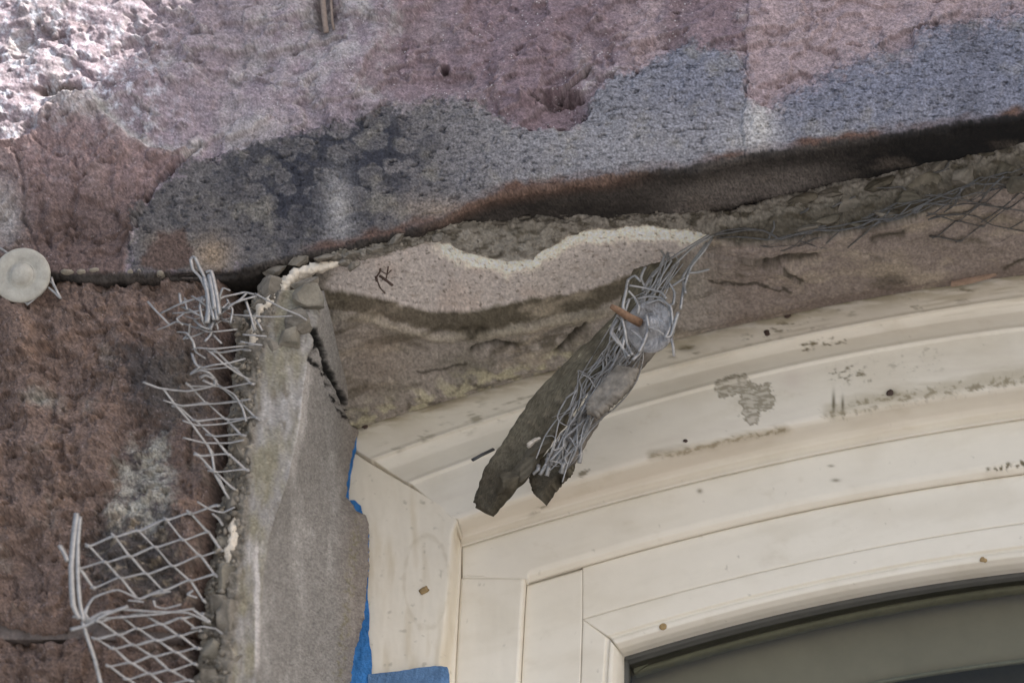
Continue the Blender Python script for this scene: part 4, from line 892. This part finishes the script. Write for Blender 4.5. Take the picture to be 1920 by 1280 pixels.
# middle strip on the jamb edge
dmid = lambda x, y: float(np.interp(x, [260, 330, 420, 490], [-.026, -.018, -.006, -.003]))
Lm = lattice((330, 757), (58, -2), (33, 31), (-4, 5), (-4, 7), lambda x, y: x > 300+max(0, y-760)*.72+max(0, 715-y)*1.0 and x < 486-.05*(y-700) and 640 < y < 930, dmid, 4, 63, 2.0)
for pts, r_ in (([(268, 716), (298, 727), (325, 731), (352, 733), (385, 727), (402, 722)], 2.6), ([(305, 727), (330, 760), (358, 792), (380, 822), (400, 850)], 2.2), ([(306, 750), (340, 760), (372, 758), (425, 755), (470, 748)], 2.2), ([(342, 788), (370, 797), (420, 794), (470, 782)], 2.2),
                ([(343, 820), (385, 830), (430, 830), (458, 824)], 2.3), ([(388, 830), (398, 855), (404, 890), (430, 935)], 2.2), ([(358, 700), (372, 690), (392, 700), (408, 716)], 2.2), ([(375, 708), (385, 703), (404, 712), (402, 722), (380, 712)], 3.2), ([(410, 722), (440, 740), (455, 765), (462, 790)], 2.2),
                ([(385, 870), (410, 895), (422, 920)], 2), ([(370, 940), (395, 955), (418, 960), (440, 950)], 2.2)):
    Lm.append(strandP([(x, y, dmid(x, y)-.001) for x, y in pts], r_))
lath('metal_lath', Lm, M_LATH, 'bent strip of diamond lath sticking out of the jamb edge halfway down')
# upper tuft
Lt = []
dt = lambda x, y: float(np.interp(x, [270, 380, 500, 560], [-.020, -.024, -.010, -.006]))
for pts, r_ in (([(277, 565), (290, 580), (305, 595), (318, 608), (330, 603), (350, 608), (370, 615), (400, 612)], 2.2), ([(300, 588), (330, 573), (345, 567), (360, 562), (385, 556), (410, 548)], 2.6), ([(337, 550), (338, 560), (340, 570)], 2.4), ([(324, 587), (345, 586), (365, 584), (385, 580)], 2.2),
                ([(295, 618), (312, 612), (328, 604)], 2.0), ([(340, 575), (355, 580), (372, 590), (395, 600)], 2.4), ([(360, 555), (378, 566), (396, 582), (405, 600)], 2.4), ([(368, 562), (390, 560), (405, 572), (398, 592)], 2.6), ([(380, 556), (375, 575), (380, 600), (386, 612)], 2.2),
                ([(405, 610), (398, 590), (404, 565), (420, 556), (440, 552), (458, 548), (478, 552)], 2.6), ([(418, 580), (435, 570), (455, 562), (480, 555)], 2.6), ([(412, 590), (430, 575), (452, 560), (462, 550)], 2.0), ([(478, 550), (500, 562), (530, 578), (560, 590), (575, 600)], 2.2),
                ([(332, 622), (350, 624), (362, 640), (368, 660), (386, 672)], 2.2), ([(370, 612), (390, 622), (420, 620), (445, 617)], 2.0), ([(398, 625), (408, 636), (416, 644)], 2.2), ([(360, 655), (372, 652), (400, 654), (440, 650), (480, 646)], 2.0), ([(360, 662), (366, 680), (375, 690)], 2.4),
                ([(386, 652), (404, 668), (420, 682), (446, 700), (470, 712)], 2.4), ([(375, 690), (400, 684), (430, 680), (460, 672)], 2.2), ([(356, 702), (375, 694), (392, 698), (404, 710)], 2.2), ([(460, 560), (470, 590), (478, 620)], 2.2), ([(440, 590), (470, 592), (510, 594), (548, 592)], 1.8),
                ([(455, 627), (480, 629), (500, 630)], 2.4), ([(450, 640), (478, 645), (492, 647)], 2.2), ([(410, 560), (418, 540), (432, 545)], 2.0), ([(392, 606), (396, 625), (384, 640)], 2.0), ([(365, 600), (378, 612), (398, 618)], 2.6), ([(480, 600), (488, 612), (492, 620)], 2), ([(425, 560), (436, 580), (432, 606)], 1.8)):
    Lt.append(strandP([(x, y, dt(x, y)-.002*math.sin(k)) for k, (x, y) in enumerate(pts)], r_))
rg = np.random.default_rng(21)
for k in range(26):
    a_ = np.array([rg.normal(400, 26), rg.normal(588, 20)]); an = rg.random()*6.28; L_ = 18+30*rg.random(); b_ = a_+L_*np.array([math.cos(an), math.sin(an)*.7]); m_ = (a_+b_)/2+5*rg.normal(size=2)
    Lt.append(strandP([(q_[0], q_[1], dt(q_[0], q_[1])+.003*rg.normal()) for q_ in (a_, m_, b_)], 1.2+.8*rg.random()))
# the bunched prong that sticks up out of the tuft
for pts, r_ in (([(358, 486), (362, 505), (376, 520), (388, 545), (396, 575), (402, 600)], 3.0), ([(366, 482), (374, 500), (384, 520), (396, 545), (404, 575), (408, 600)], 3.0), ([(358, 486), (362, 481), (368, 484)], 2.6), ([(386, 510), (396, 508), (402, 530), (408, 560), (412, 590)], 3.4), ([(384, 520), (390, 550), (392, 580), (388, 606)], 4.5), ([(394, 515), (400, 548), (404, 580)], 5.0)):
    Lt.append(strandP([(x, y, -.026) for x, y in pts], r_))
lath('metal_lath', Lt, M_LATH, 'frayed tuft of silvery lath wires at the upper jamb corner')
# lath along the right of the arch
dr = lambda x, y: float(lerp(YM(x)+.006, D-.002, max(0., (y-BT(x))/(L0(x)+4-BT(x)))) if y > BT(x) else YM(x)+.003)-.0075
Lr = []
for pts, r_ in (([(1340, 440), (1370, 436), (1400, 431), (1430, 432), (1448, 440), (1462, 448), (1490, 440), (1520, 432), (1560, 432)], 2.6), ([(1345, 446), (1380, 444), (1410, 446), (1440, 450)], 2.2), ([(1340, 440), (1360, 432), (1395, 428), (1420, 430)], 2.2), ([(1560, 432), (1575, 432), (1610, 425), (1640, 412), (1680, 412), (1710, 400)], 2.0),
                ([(1500, 440), (1530, 430), (1570, 424), (1620, 414), (1680, 408), (1710, 400), (1740, 378), (1780, 360), (1800, 352)], 1.9), ([(1620, 440), (1636, 424), (1650, 414)], 2.0), ([(1540, 466), (1560, 446), (1580, 428)], 1.9), ([(1590, 464), (1614, 444), (1630, 430)], 1.8),
                ([(1500, 452), (1530, 462), (1560, 468)], 1.6), ([(1710, 398), (1724, 386), (1745, 382), (1770, 384), (1785, 382)], 2.2), ([(1740, 412), (1762, 404), (1800, 402), (1825, 392), (1842, 372), (1860, 350), (1882, 330)], 2.1), ([(1770, 398), (1790, 384), (1800, 360), (1806, 350), (1824, 344), (1845, 346)], 2.2),
                ([(1845, 346), (1870, 344), (1885, 348), (1902, 353)], 2.4), ([(1840, 416), (1862, 402), (1885, 386), (1905, 368), (1925, 350)], 2.1), ([(1890, 430), (1905, 422), (1925, 410)], 2.0), ([(1740, 412), (1790, 400), (1830, 406), (1860, 422), (1900, 430), (1930, 436)], 1.9), ([(1840, 384), (1870, 388), (1900, 392), (1930, 396)], 1.9),
                ([(1780, 388), (1810, 382), (1850, 384)], 1.5), ([(1640, 352), (1668, 352), (1690, 350), (1700, 358)], 2.2), ([(1560, 388), (1576, 380), (1590, 374), (1604, 368)], 2.2), ([(1500, 400), (1510, 396), (1516, 390)], 2.4), ([(1735, 326), (1760, 322), (1780, 316)], 2.2), ([(1772, 318), (1782, 302)], 2.2),
                ([(1640, 428), (1655, 410), (1668, 395)], 1.7), ([(1440, 450), (1452, 425), (1448, 405)], 1.6), ([(1850, 470), (1872, 456), (1900, 440)], 0.6)):
    Lr.append(strandP([(x, y, dr(x, y)) for x, y in pts], r_))
Lr += lattice((1440, 452), (50, -14), (-26, 15), (-2, 12), (0, 3), lambda x, y: 1425 < x < 1990 and MT(x)+26 < y < BT(x)+22 and not 1560 < x < 1600, dr, 9, 66, 1.0)
Lr += lattice((1840, 384), (44, -31), (48, 10), (-3, 4), (-2, 4), lambda x, y: x > 1742 and MT(x)+62 < y < BT(x)+92, dr, 5, 67, 1.7)
lath('metal_lath', Lr, M_LATHD, 'dirty lath wires trapped along the rubble edge at the right of the arch')

# ------------------------------------------------------------------ hanging broken strip
hang = thing('hanging_cement_strip', P(1200, 480, .05), 'broken strip of cement and lath hanging diagonally in front of the window head', 'cement')
def slab(name, left, right, dl, dr_, thick, mat, parent, colf, seed, n=110, m=60, amp=1.):
    l = smooth(left, max(2, int(n/len(left)))); r_ = smooth(right, max(2, int(n/len(right))))
    t = np.linspace(0, 1, n); il = np.linspace(0, len(l)-1, n); ir = np.linspace(0, len(r_)-1, n)
    lx = np.stack([np.interp(il, np.arange(len(l)), l[:, k]) for k in (0, 1)], -1); rx = np.stack([np.interp(ir, np.arange(len(r_)), r_[:, k]) for k in (0, 1)], -1)
    lx = lx+1.6*np.stack([vnoise(t*23, t*0+1, seed), vnoise(t*23, t*0+5, seed+1)], -1)*1.5; rx = rx+1.6*np.stack([vnoise(t*23, t*0+9, seed+2), vnoise(t*23, t*0+14, seed+3)], -1)*1.5
    s = np.linspace(0, 1, m)
    X = lx[:, None, 0]+(rx-lx)[:, None, 0]*s[None]; Y = lx[:, None, 1]+(rx-lx)[:, None, 1]*s[None]
    Z = lerp(np.interp(t, np.linspace(0, 1, len(dl)), dl)[:, None], np.interp(t, np.linspace(0, 1, len(dr_)), dr_)[:, None], s[None])
    W = P(X, Y, Z); N = nsm(W)
    h = amp*(1.6*fbm(X, Y, 46, 4, seed+5)+.9*fbm(X, Y, 15, 4, seed+6)+.35*fbm(X, Y, 5, 3, seed+7))
    e = np.minimum.reduce([np.minimum(s, 1-s)[None]*np.hypot(*(rx-lx).T)[:, None], np.minimum(t, 1-t)[:, None]*400+0*X]); h = h-2.2*np.exp(-e/4)
    W = W+N*(h*.001)[..., None]
    # back face carried behind, so the strip has a real thickness
    W2 = P(X, Y, Z)-N*thick
    V = np.concatenate([W.reshape(-1, 3), W2.reshape(-1, 3)]); F = gridF(n, m); F2 = gridF(n, m, n*m)[:, ::-1]
    i = np.arange(n*m).reshape(n, m); rim = np.concatenate([i[0], i[1:, -1], i[-1, -2::-1], i[-2:0:-1, 0]]); nx = np.roll(rim, -1)
    FR = np.stack([rim, nx, nx+n*m, rim+n*m], -1); a, b_, c_ = W[n//2, m//2], W[n//2, m//2+1], W[n//2+1, m//2]
    c = colf(X, Y); c = np.concatenate([c.reshape(-1, 3)]*2)
    return make(name, V, np.vstack([F, F2, FR]), mat, parent, np.clip(c, .01, .8))
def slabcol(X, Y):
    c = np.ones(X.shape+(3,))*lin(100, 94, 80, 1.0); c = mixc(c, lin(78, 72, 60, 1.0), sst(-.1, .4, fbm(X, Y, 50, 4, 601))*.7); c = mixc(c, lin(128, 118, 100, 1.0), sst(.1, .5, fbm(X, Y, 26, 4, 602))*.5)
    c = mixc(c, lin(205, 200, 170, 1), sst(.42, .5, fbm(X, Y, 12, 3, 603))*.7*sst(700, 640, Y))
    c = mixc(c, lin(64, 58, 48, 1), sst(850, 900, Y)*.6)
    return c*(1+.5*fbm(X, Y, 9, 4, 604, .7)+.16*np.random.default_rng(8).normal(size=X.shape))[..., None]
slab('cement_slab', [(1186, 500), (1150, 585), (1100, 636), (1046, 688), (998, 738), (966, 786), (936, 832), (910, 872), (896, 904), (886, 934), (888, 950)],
     [(1270, 480), (1222, 560), (1176, 622), (1136, 674), (1100, 722), (1066, 770), (1038, 812), (1012, 846), (984, 884), (944, 926), (914, 957)],
     [.072, .085, .095, .100], [.066, .078, .088, .094], .007, M_RENDER, hang, slabcol, 610, amp=1.3)
slab('keyed_mortar', [(1222, 590), (1170, 640), (1118, 706), (1084, 762), (1052, 812), (1022, 860)], [(1262, 560), (1232, 640), (1180, 700), (1140, 752), (1106, 800), (1070, 862)],
     [.074, .078, .084], [.068, .072, .078], .006, M_RENDER, hang, lambda X, Y: np.ones(X.shape+(3,))*lin(118, 111, 102, 1.0)*(1+.5*fbm(X, Y, 16, 4, 650))[..., None], 651, 80, 40, 1.8)
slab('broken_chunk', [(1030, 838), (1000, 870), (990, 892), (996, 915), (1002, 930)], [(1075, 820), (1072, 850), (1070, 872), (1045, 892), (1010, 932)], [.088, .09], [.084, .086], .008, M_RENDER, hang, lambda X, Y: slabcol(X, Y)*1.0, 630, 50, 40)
slab('pale_flake', [(1155, 682), (1128, 712), (1100, 748), (1096, 770)], [(1196, 688), (1182, 720), (1150, 752), (1118, 776)], [.050, .056], [.048, .054], .005, M_RENDER, hang,
     lambda X, Y: np.ones(X.shape+(3,))*lin(132, 125, 115, .95)*(1+.6*fbm(X, Y, 14, 4, 640))[..., None], 641, 50, 30)
pebble(1000, 828, .078, 14, 7, .6, 645, hang, lin(190, 180, 165, 1.1), 'pale_chip')
pebble(1010, 842, .080, 30, 12, .6, 646, hang, lin(98, 92, 80, 1.0), 'cement_lump'); pebble(985, 880, .083, 34, 16, .7, 647, hang, lin(92, 86, 74, 1.0), 'cement_lump'); pebble(950, 905, .086, 30, 18, .7, 648, hang, lin(84, 78, 66, 1.0), 'cement_lump')
V, F = tubes([(P([886, 902, 925], [862, 853, 842], [.070, .074, .082]), 4/3000, .7)], 6); make('nail', V, F, M_DARK, hang)
Lh = []; rg = np.random.default_rng(77)
def along(t, s):   # centre line of the netting, offset s across
    c = np.array([np.interp(t, [0, .3, .55, .8, 1], [1262, 1180, 1118, 1068, 1030]), np.interp(t, [0, .3, .55, .8, 1], [480, 640, 730, 810, 885])])
    return c+s*np.array([.8, .6])
ends = []
for i in range(24):
    s0 = -36+74*i/23+5*rg.normal(); ta, tb = .25*rg.random()**2, .72+.3*rg.random(); pts = []
    for k, t in enumerate(np.linspace(ta, tb, 10)):
        wv = 20*float(vnoise(np.array(t*4.2), np.array(i*.37), 91))+5*rg.normal()
        x, y = along(t, s0*np.interp(t, [0, .4, .7, 1], [.5, .9, .8, .75])+wv); pts.append((x, y, .058+.012*t+.003*rg.normal())); ends.append(pts[-1])
    Lh.append(strandP(pts, .9+1.1*rg.random()**2, .5, 4))
for k in range(70):
    a_ = ends[rg.integers(len(ends))]; near = [e for e in ends if 8 < math.hypot(e[0]-a_[0], e[1]-a_[1]) < 38]
    b_ = near[rg.integers(len(near))]; m_ = ((a_[0]+b_[0])/2+5*rg.normal(), (a_[1]+b_[1])/2+5*rg.normal(), (a_[2]+b_[2])/2)
    Lh.append(strandP([a_, m_, b_], .9+.9*rg.random(), .5, 4))
for x0, y0, x1, y1 in ((1030, 850, 1012, 890), (1025, 860, 1025, 892), (1050, 860, 1053, 888), (1062, 845, 1050, 886), (1085, 830, 1086, 868), (1010, 872, 1000, 888), (1070, 800, 1040, 870), (1095, 780, 1060, 850), (1110, 760, 1084, 840)):
    Lh.append(strandP([(x0, y0, .072), ((x0+x1)/2+4, (y0+y1)/2, .070), (x1, y1, .072)], 3.2, .7))
for pts in ([(1330, 440), (1310, 452), (1280, 470), (1250, 490), (1225, 512), (1205, 545)], [(1335, 446), (1320, 470), (1296, 500), (1282, 540), (1276, 580)], [(1340, 440), (1300, 462), (1262, 500), (1246, 540)], [(1325, 455), (1300, 490), (1280, 520), (1286, 550)],
            [(1240, 470), (1246, 480), (1238, 500), (1222, 520)], [(1210, 500), (1202, 520), (1212, 540), (1240, 530), (1255, 510)], [(1255, 530), (1265, 548), (1262, 570), (1240, 575)], [(1290, 512), (1310, 510), (1330, 505)], [(1205, 560), (1235, 545), (1262, 535), (1284, 520)]):
    Lh.append(strandP([(x, y, .058+.004*rg.random()) for x, y in pts], 2.4, .6))
V, F = tubes(Lh, 6); make('lath_netting', V, F, M_LATH, hang)

# ------------------------------------------------------------------ washers
def washer(x, y, dep, R_, tilt, name, label, mat, hubr=.3, sides=48):
    """dished disc turned about its screw axis"""
    c = P(x, y, dep); t_ = thing(name, c, label, 'washer', 'lath fixing washers')
    ax = np.array(tilt, float); ax /= np.linalg.norm(ax); a = np.cross(ax, [0, 0, 1.]); a /= np.linalg.norm(a); b = np.cross(ax, a)
    def lathe(pr):
        th = np.arange(sides)*2*math.pi/sides; ring = np.cos(th)[:, None]*a+np.sin(th)[:, None]*b
        V = np.concatenate([c+ax*h+ring*max(r_, 1e-6) for r_, h in pr]); F = []
        for i in range(len(pr)-1):
            for k in range(sides): F.append((i*sides+k, i*sides+(k+1) % sides, (i+1)*sides+(k+1) % sides, (i+1)*sides+k))
        return V, F
    V, F = lathe([(0, -.003), (R_*.9, -.003), (R_, -.0022), (R_, -.0008), (R_*.97, .0), (R_*.85, .0003), (R_*.62, .0002), (R_*.55, -.0004), (R_*.48, -.0005), (R_*.45, .0)])
    rg = np.random.default_rng(int(x)); V = V+rg.normal(size=V.shape)*.00004
    V2, F2 = lathe([(R_*.45, .0), (R_*.46, -.0003), (R_*.40, .0008), (R_*.34, .0022), (R_*.26, .0030), (R_*.14, .0034), (0, .0035)])
    d_ = make('washer_disc', V, F, mat, t_); make('screw_hub', V2, F2, mat, t_)
    return t_, ax, c
wl, ax, c = washer(40, 515, -.010, .0182, (.1, -1, -.22), 'lath_washer', 'dusty round plastic washer screwed to the brown stone at the left edge', M_WASHER)
for pts in ([(88, 525), (100, 532), (108, 548), (114, 560)], [(90, 538), (102, 548), (112, 558)], [(78, 548), (62, 562), (50, 572)], [(46, 566), (54, 570)], [(-5, 462), (8, 470), (18, 478)], [(96, 520), (102, 538)]):
    V, F = tubes([strandP([(x, y, -.004) for x, y in pts], 2.4, .6)], 6); make('lath_prong', V, F, M_LATH, wl)
w2, ax, c = washer(1218, 612, .045, .0165, (-.35, -1, -.45), 'lath_washer', 'silvery washer wrapped in wires on the hanging strip', M_WASHER2)
V, F = tubes([(P([1200, 1180, 1160, 1146], [605, 595, 582, 574], [.042, .036, .030, .026]), np.array([9, 8, 7, 5])/3000)], 8); make('rusty_screw', V, F, M_RUST, w2)
Lv = []
for pts, r_ in (([(1178, 600), (1168, 575), (1174, 545), (1178, 525), (1190, 517), (1202, 528)], 2.4), ([(1178, 545), (1190, 558), (1198, 575), (1196, 590)], 2.4), ([(1195, 560), (1215, 556), (1240, 558), (1252, 570), (1260, 590)], 2.4), ([(1160, 598), (1150, 612), (1146, 626), (1158, 642), (1168, 652), (1180, 668)], 2.6), ([(1146, 620), (1160, 640), (1172, 660), (1176, 672)], 3.0),
                ([(1165, 590), (1172, 620), (1176, 645), (1186, 665)], 2.4), ([(1182, 618), (1196, 628), (1206, 640), (1200, 660), (1186, 675)], 2.8), ([(1212, 590), (1216, 615), (1208, 640), (1198, 660)], 2.6), ([(1260, 590), (1256, 615), (1248, 632), (1258, 628), (1272, 585)], 2.6), ([(1215, 612), (1235, 620), (1250, 632)], 2.4), ([(1258, 630), (1262, 648), (1264, 668)], 2.4),
                ([(1180, 535), (1210, 540), (1240, 548), (1250, 560)], 2.2), ([(1210, 570), (1236, 562), (1258, 575), (1262, 610)], 2.4), ([(1156, 590), (1166, 600), (1172, 625), (1166, 655)], 2.4), ([(1180, 560), (1170, 590), (1160, 620)], 2.2)):
    Lv.append(strandP([(x, y, .034+.004*rg.random()) for x, y in pts], r_*1.05, .6))
V, F = tubes(Lv, 6); o = make('wire_tangle', V, F, M_LATH); tag(o, 'curled loose lath wires looped around the silvery washer', 'wire')

# ------------------------------------------------------------------ tape, scraps
def flatpiece(name, pts, dep, th, mat, label, cat, wob=0):
    n = len(pts); A = np.array([P(x, y, (dep(x, y) if callable(dep) else dep)) for x, y in pts])
    V = np.vstack([A, A+np.array([0, th, 0])]); F = [tuple(range(n)), tuple(range(n, 2*n))[::-1]]+[(i, i+n, (i+1) % n+n, (i+1) % n) for i in range(n)]
    return tag(make(name, V, F, mat, smooth_=False), label, cat)
def rag(pts, k=3, a=1.2, sd=0):
    rg_ = np.random.default_rng(sd); out = []
    for p, q in zip(pts, pts[1:]+pts[:1]):
        for t in np.linspace(0, 1, k, endpoint=False): out.append((lerp(p[0], q[0], t)+rg_.normal()*a, lerp(p[1], q[1], t)+rg_.normal()*a))
    return out
flatpiece('masking_tape', rag([(640, 800), (669, 812), (668, 840), (662, 862), (656, 900), (654, 938), (664, 936), (676, 948), (681, 962), (688, 978), (691, 1000), (691, 1060), (689, 1120), (693, 1150), (691, 1185), (697, 1230), (696, 1262), (692, 1420), (640, 1420), (630, 1000)], 4, .5, 3), D-.0022, .0009, M_TAPE, 'long torn strip of blue masking tape between cement jamb and cream frame', 'tape')['group'] = 'blue masking tape left on the frame'
flatpiece('masking_tape', rag([(690, 1263), (740, 1258), (775, 1252), (815, 1248), (839, 1249), (842, 1262), (846, 1330), (690, 1330)], 4, .4, 4), D-.0035, .0009, M_TAPE2, 'short blue tape piece across the frame at the bottom edge', 'tape')['group'] = 'blue masking tape left on the frame'
Ls = [strandP([(x, y, .022) for x, y in pts], r_, .7) for pts, r_ in (([(708, 478), (714, 495), (712, 510), (706, 520), (712, 538), (722, 550)], 1.4), ([(730, 480), (728, 500), (724, 522), (716, 524)], 1.1), ([(712, 517), (722, 524), (736, 535)], 2.6), ([(704, 518), (706, 528)], 1.6), ([(716, 500), (722, 490), (720, 478)], 1.0), ([(714, 508), (726, 514), (734, 506)], .9), ([(726, 478), (738, 486), (736, 496)], 2.4), ([(690, 478), (712, 484), (750, 478)], 1.8))]
V, F = tubes(Ls, 6); tag(make('dry_twig', V, F, M_TWIG), 'dark dry plant scrap stuck on the pink cement patch', 'twig')
V, F = tubes([strandP([(603, -30, -.004), (606, 10, -.003), (609, 40, -.001), (612, 62, .002)], 4.5, .8), strandP([(620, -30, -.003), (621, 10, -.002), (623, 40, .0), (626, 56, .003)], 2.2, .8)], 8)
tag(make('dry_stalk', V, F, M_STRAW), 'dry straw stalk poking out of a hole at the top of the stone', 'stalk')
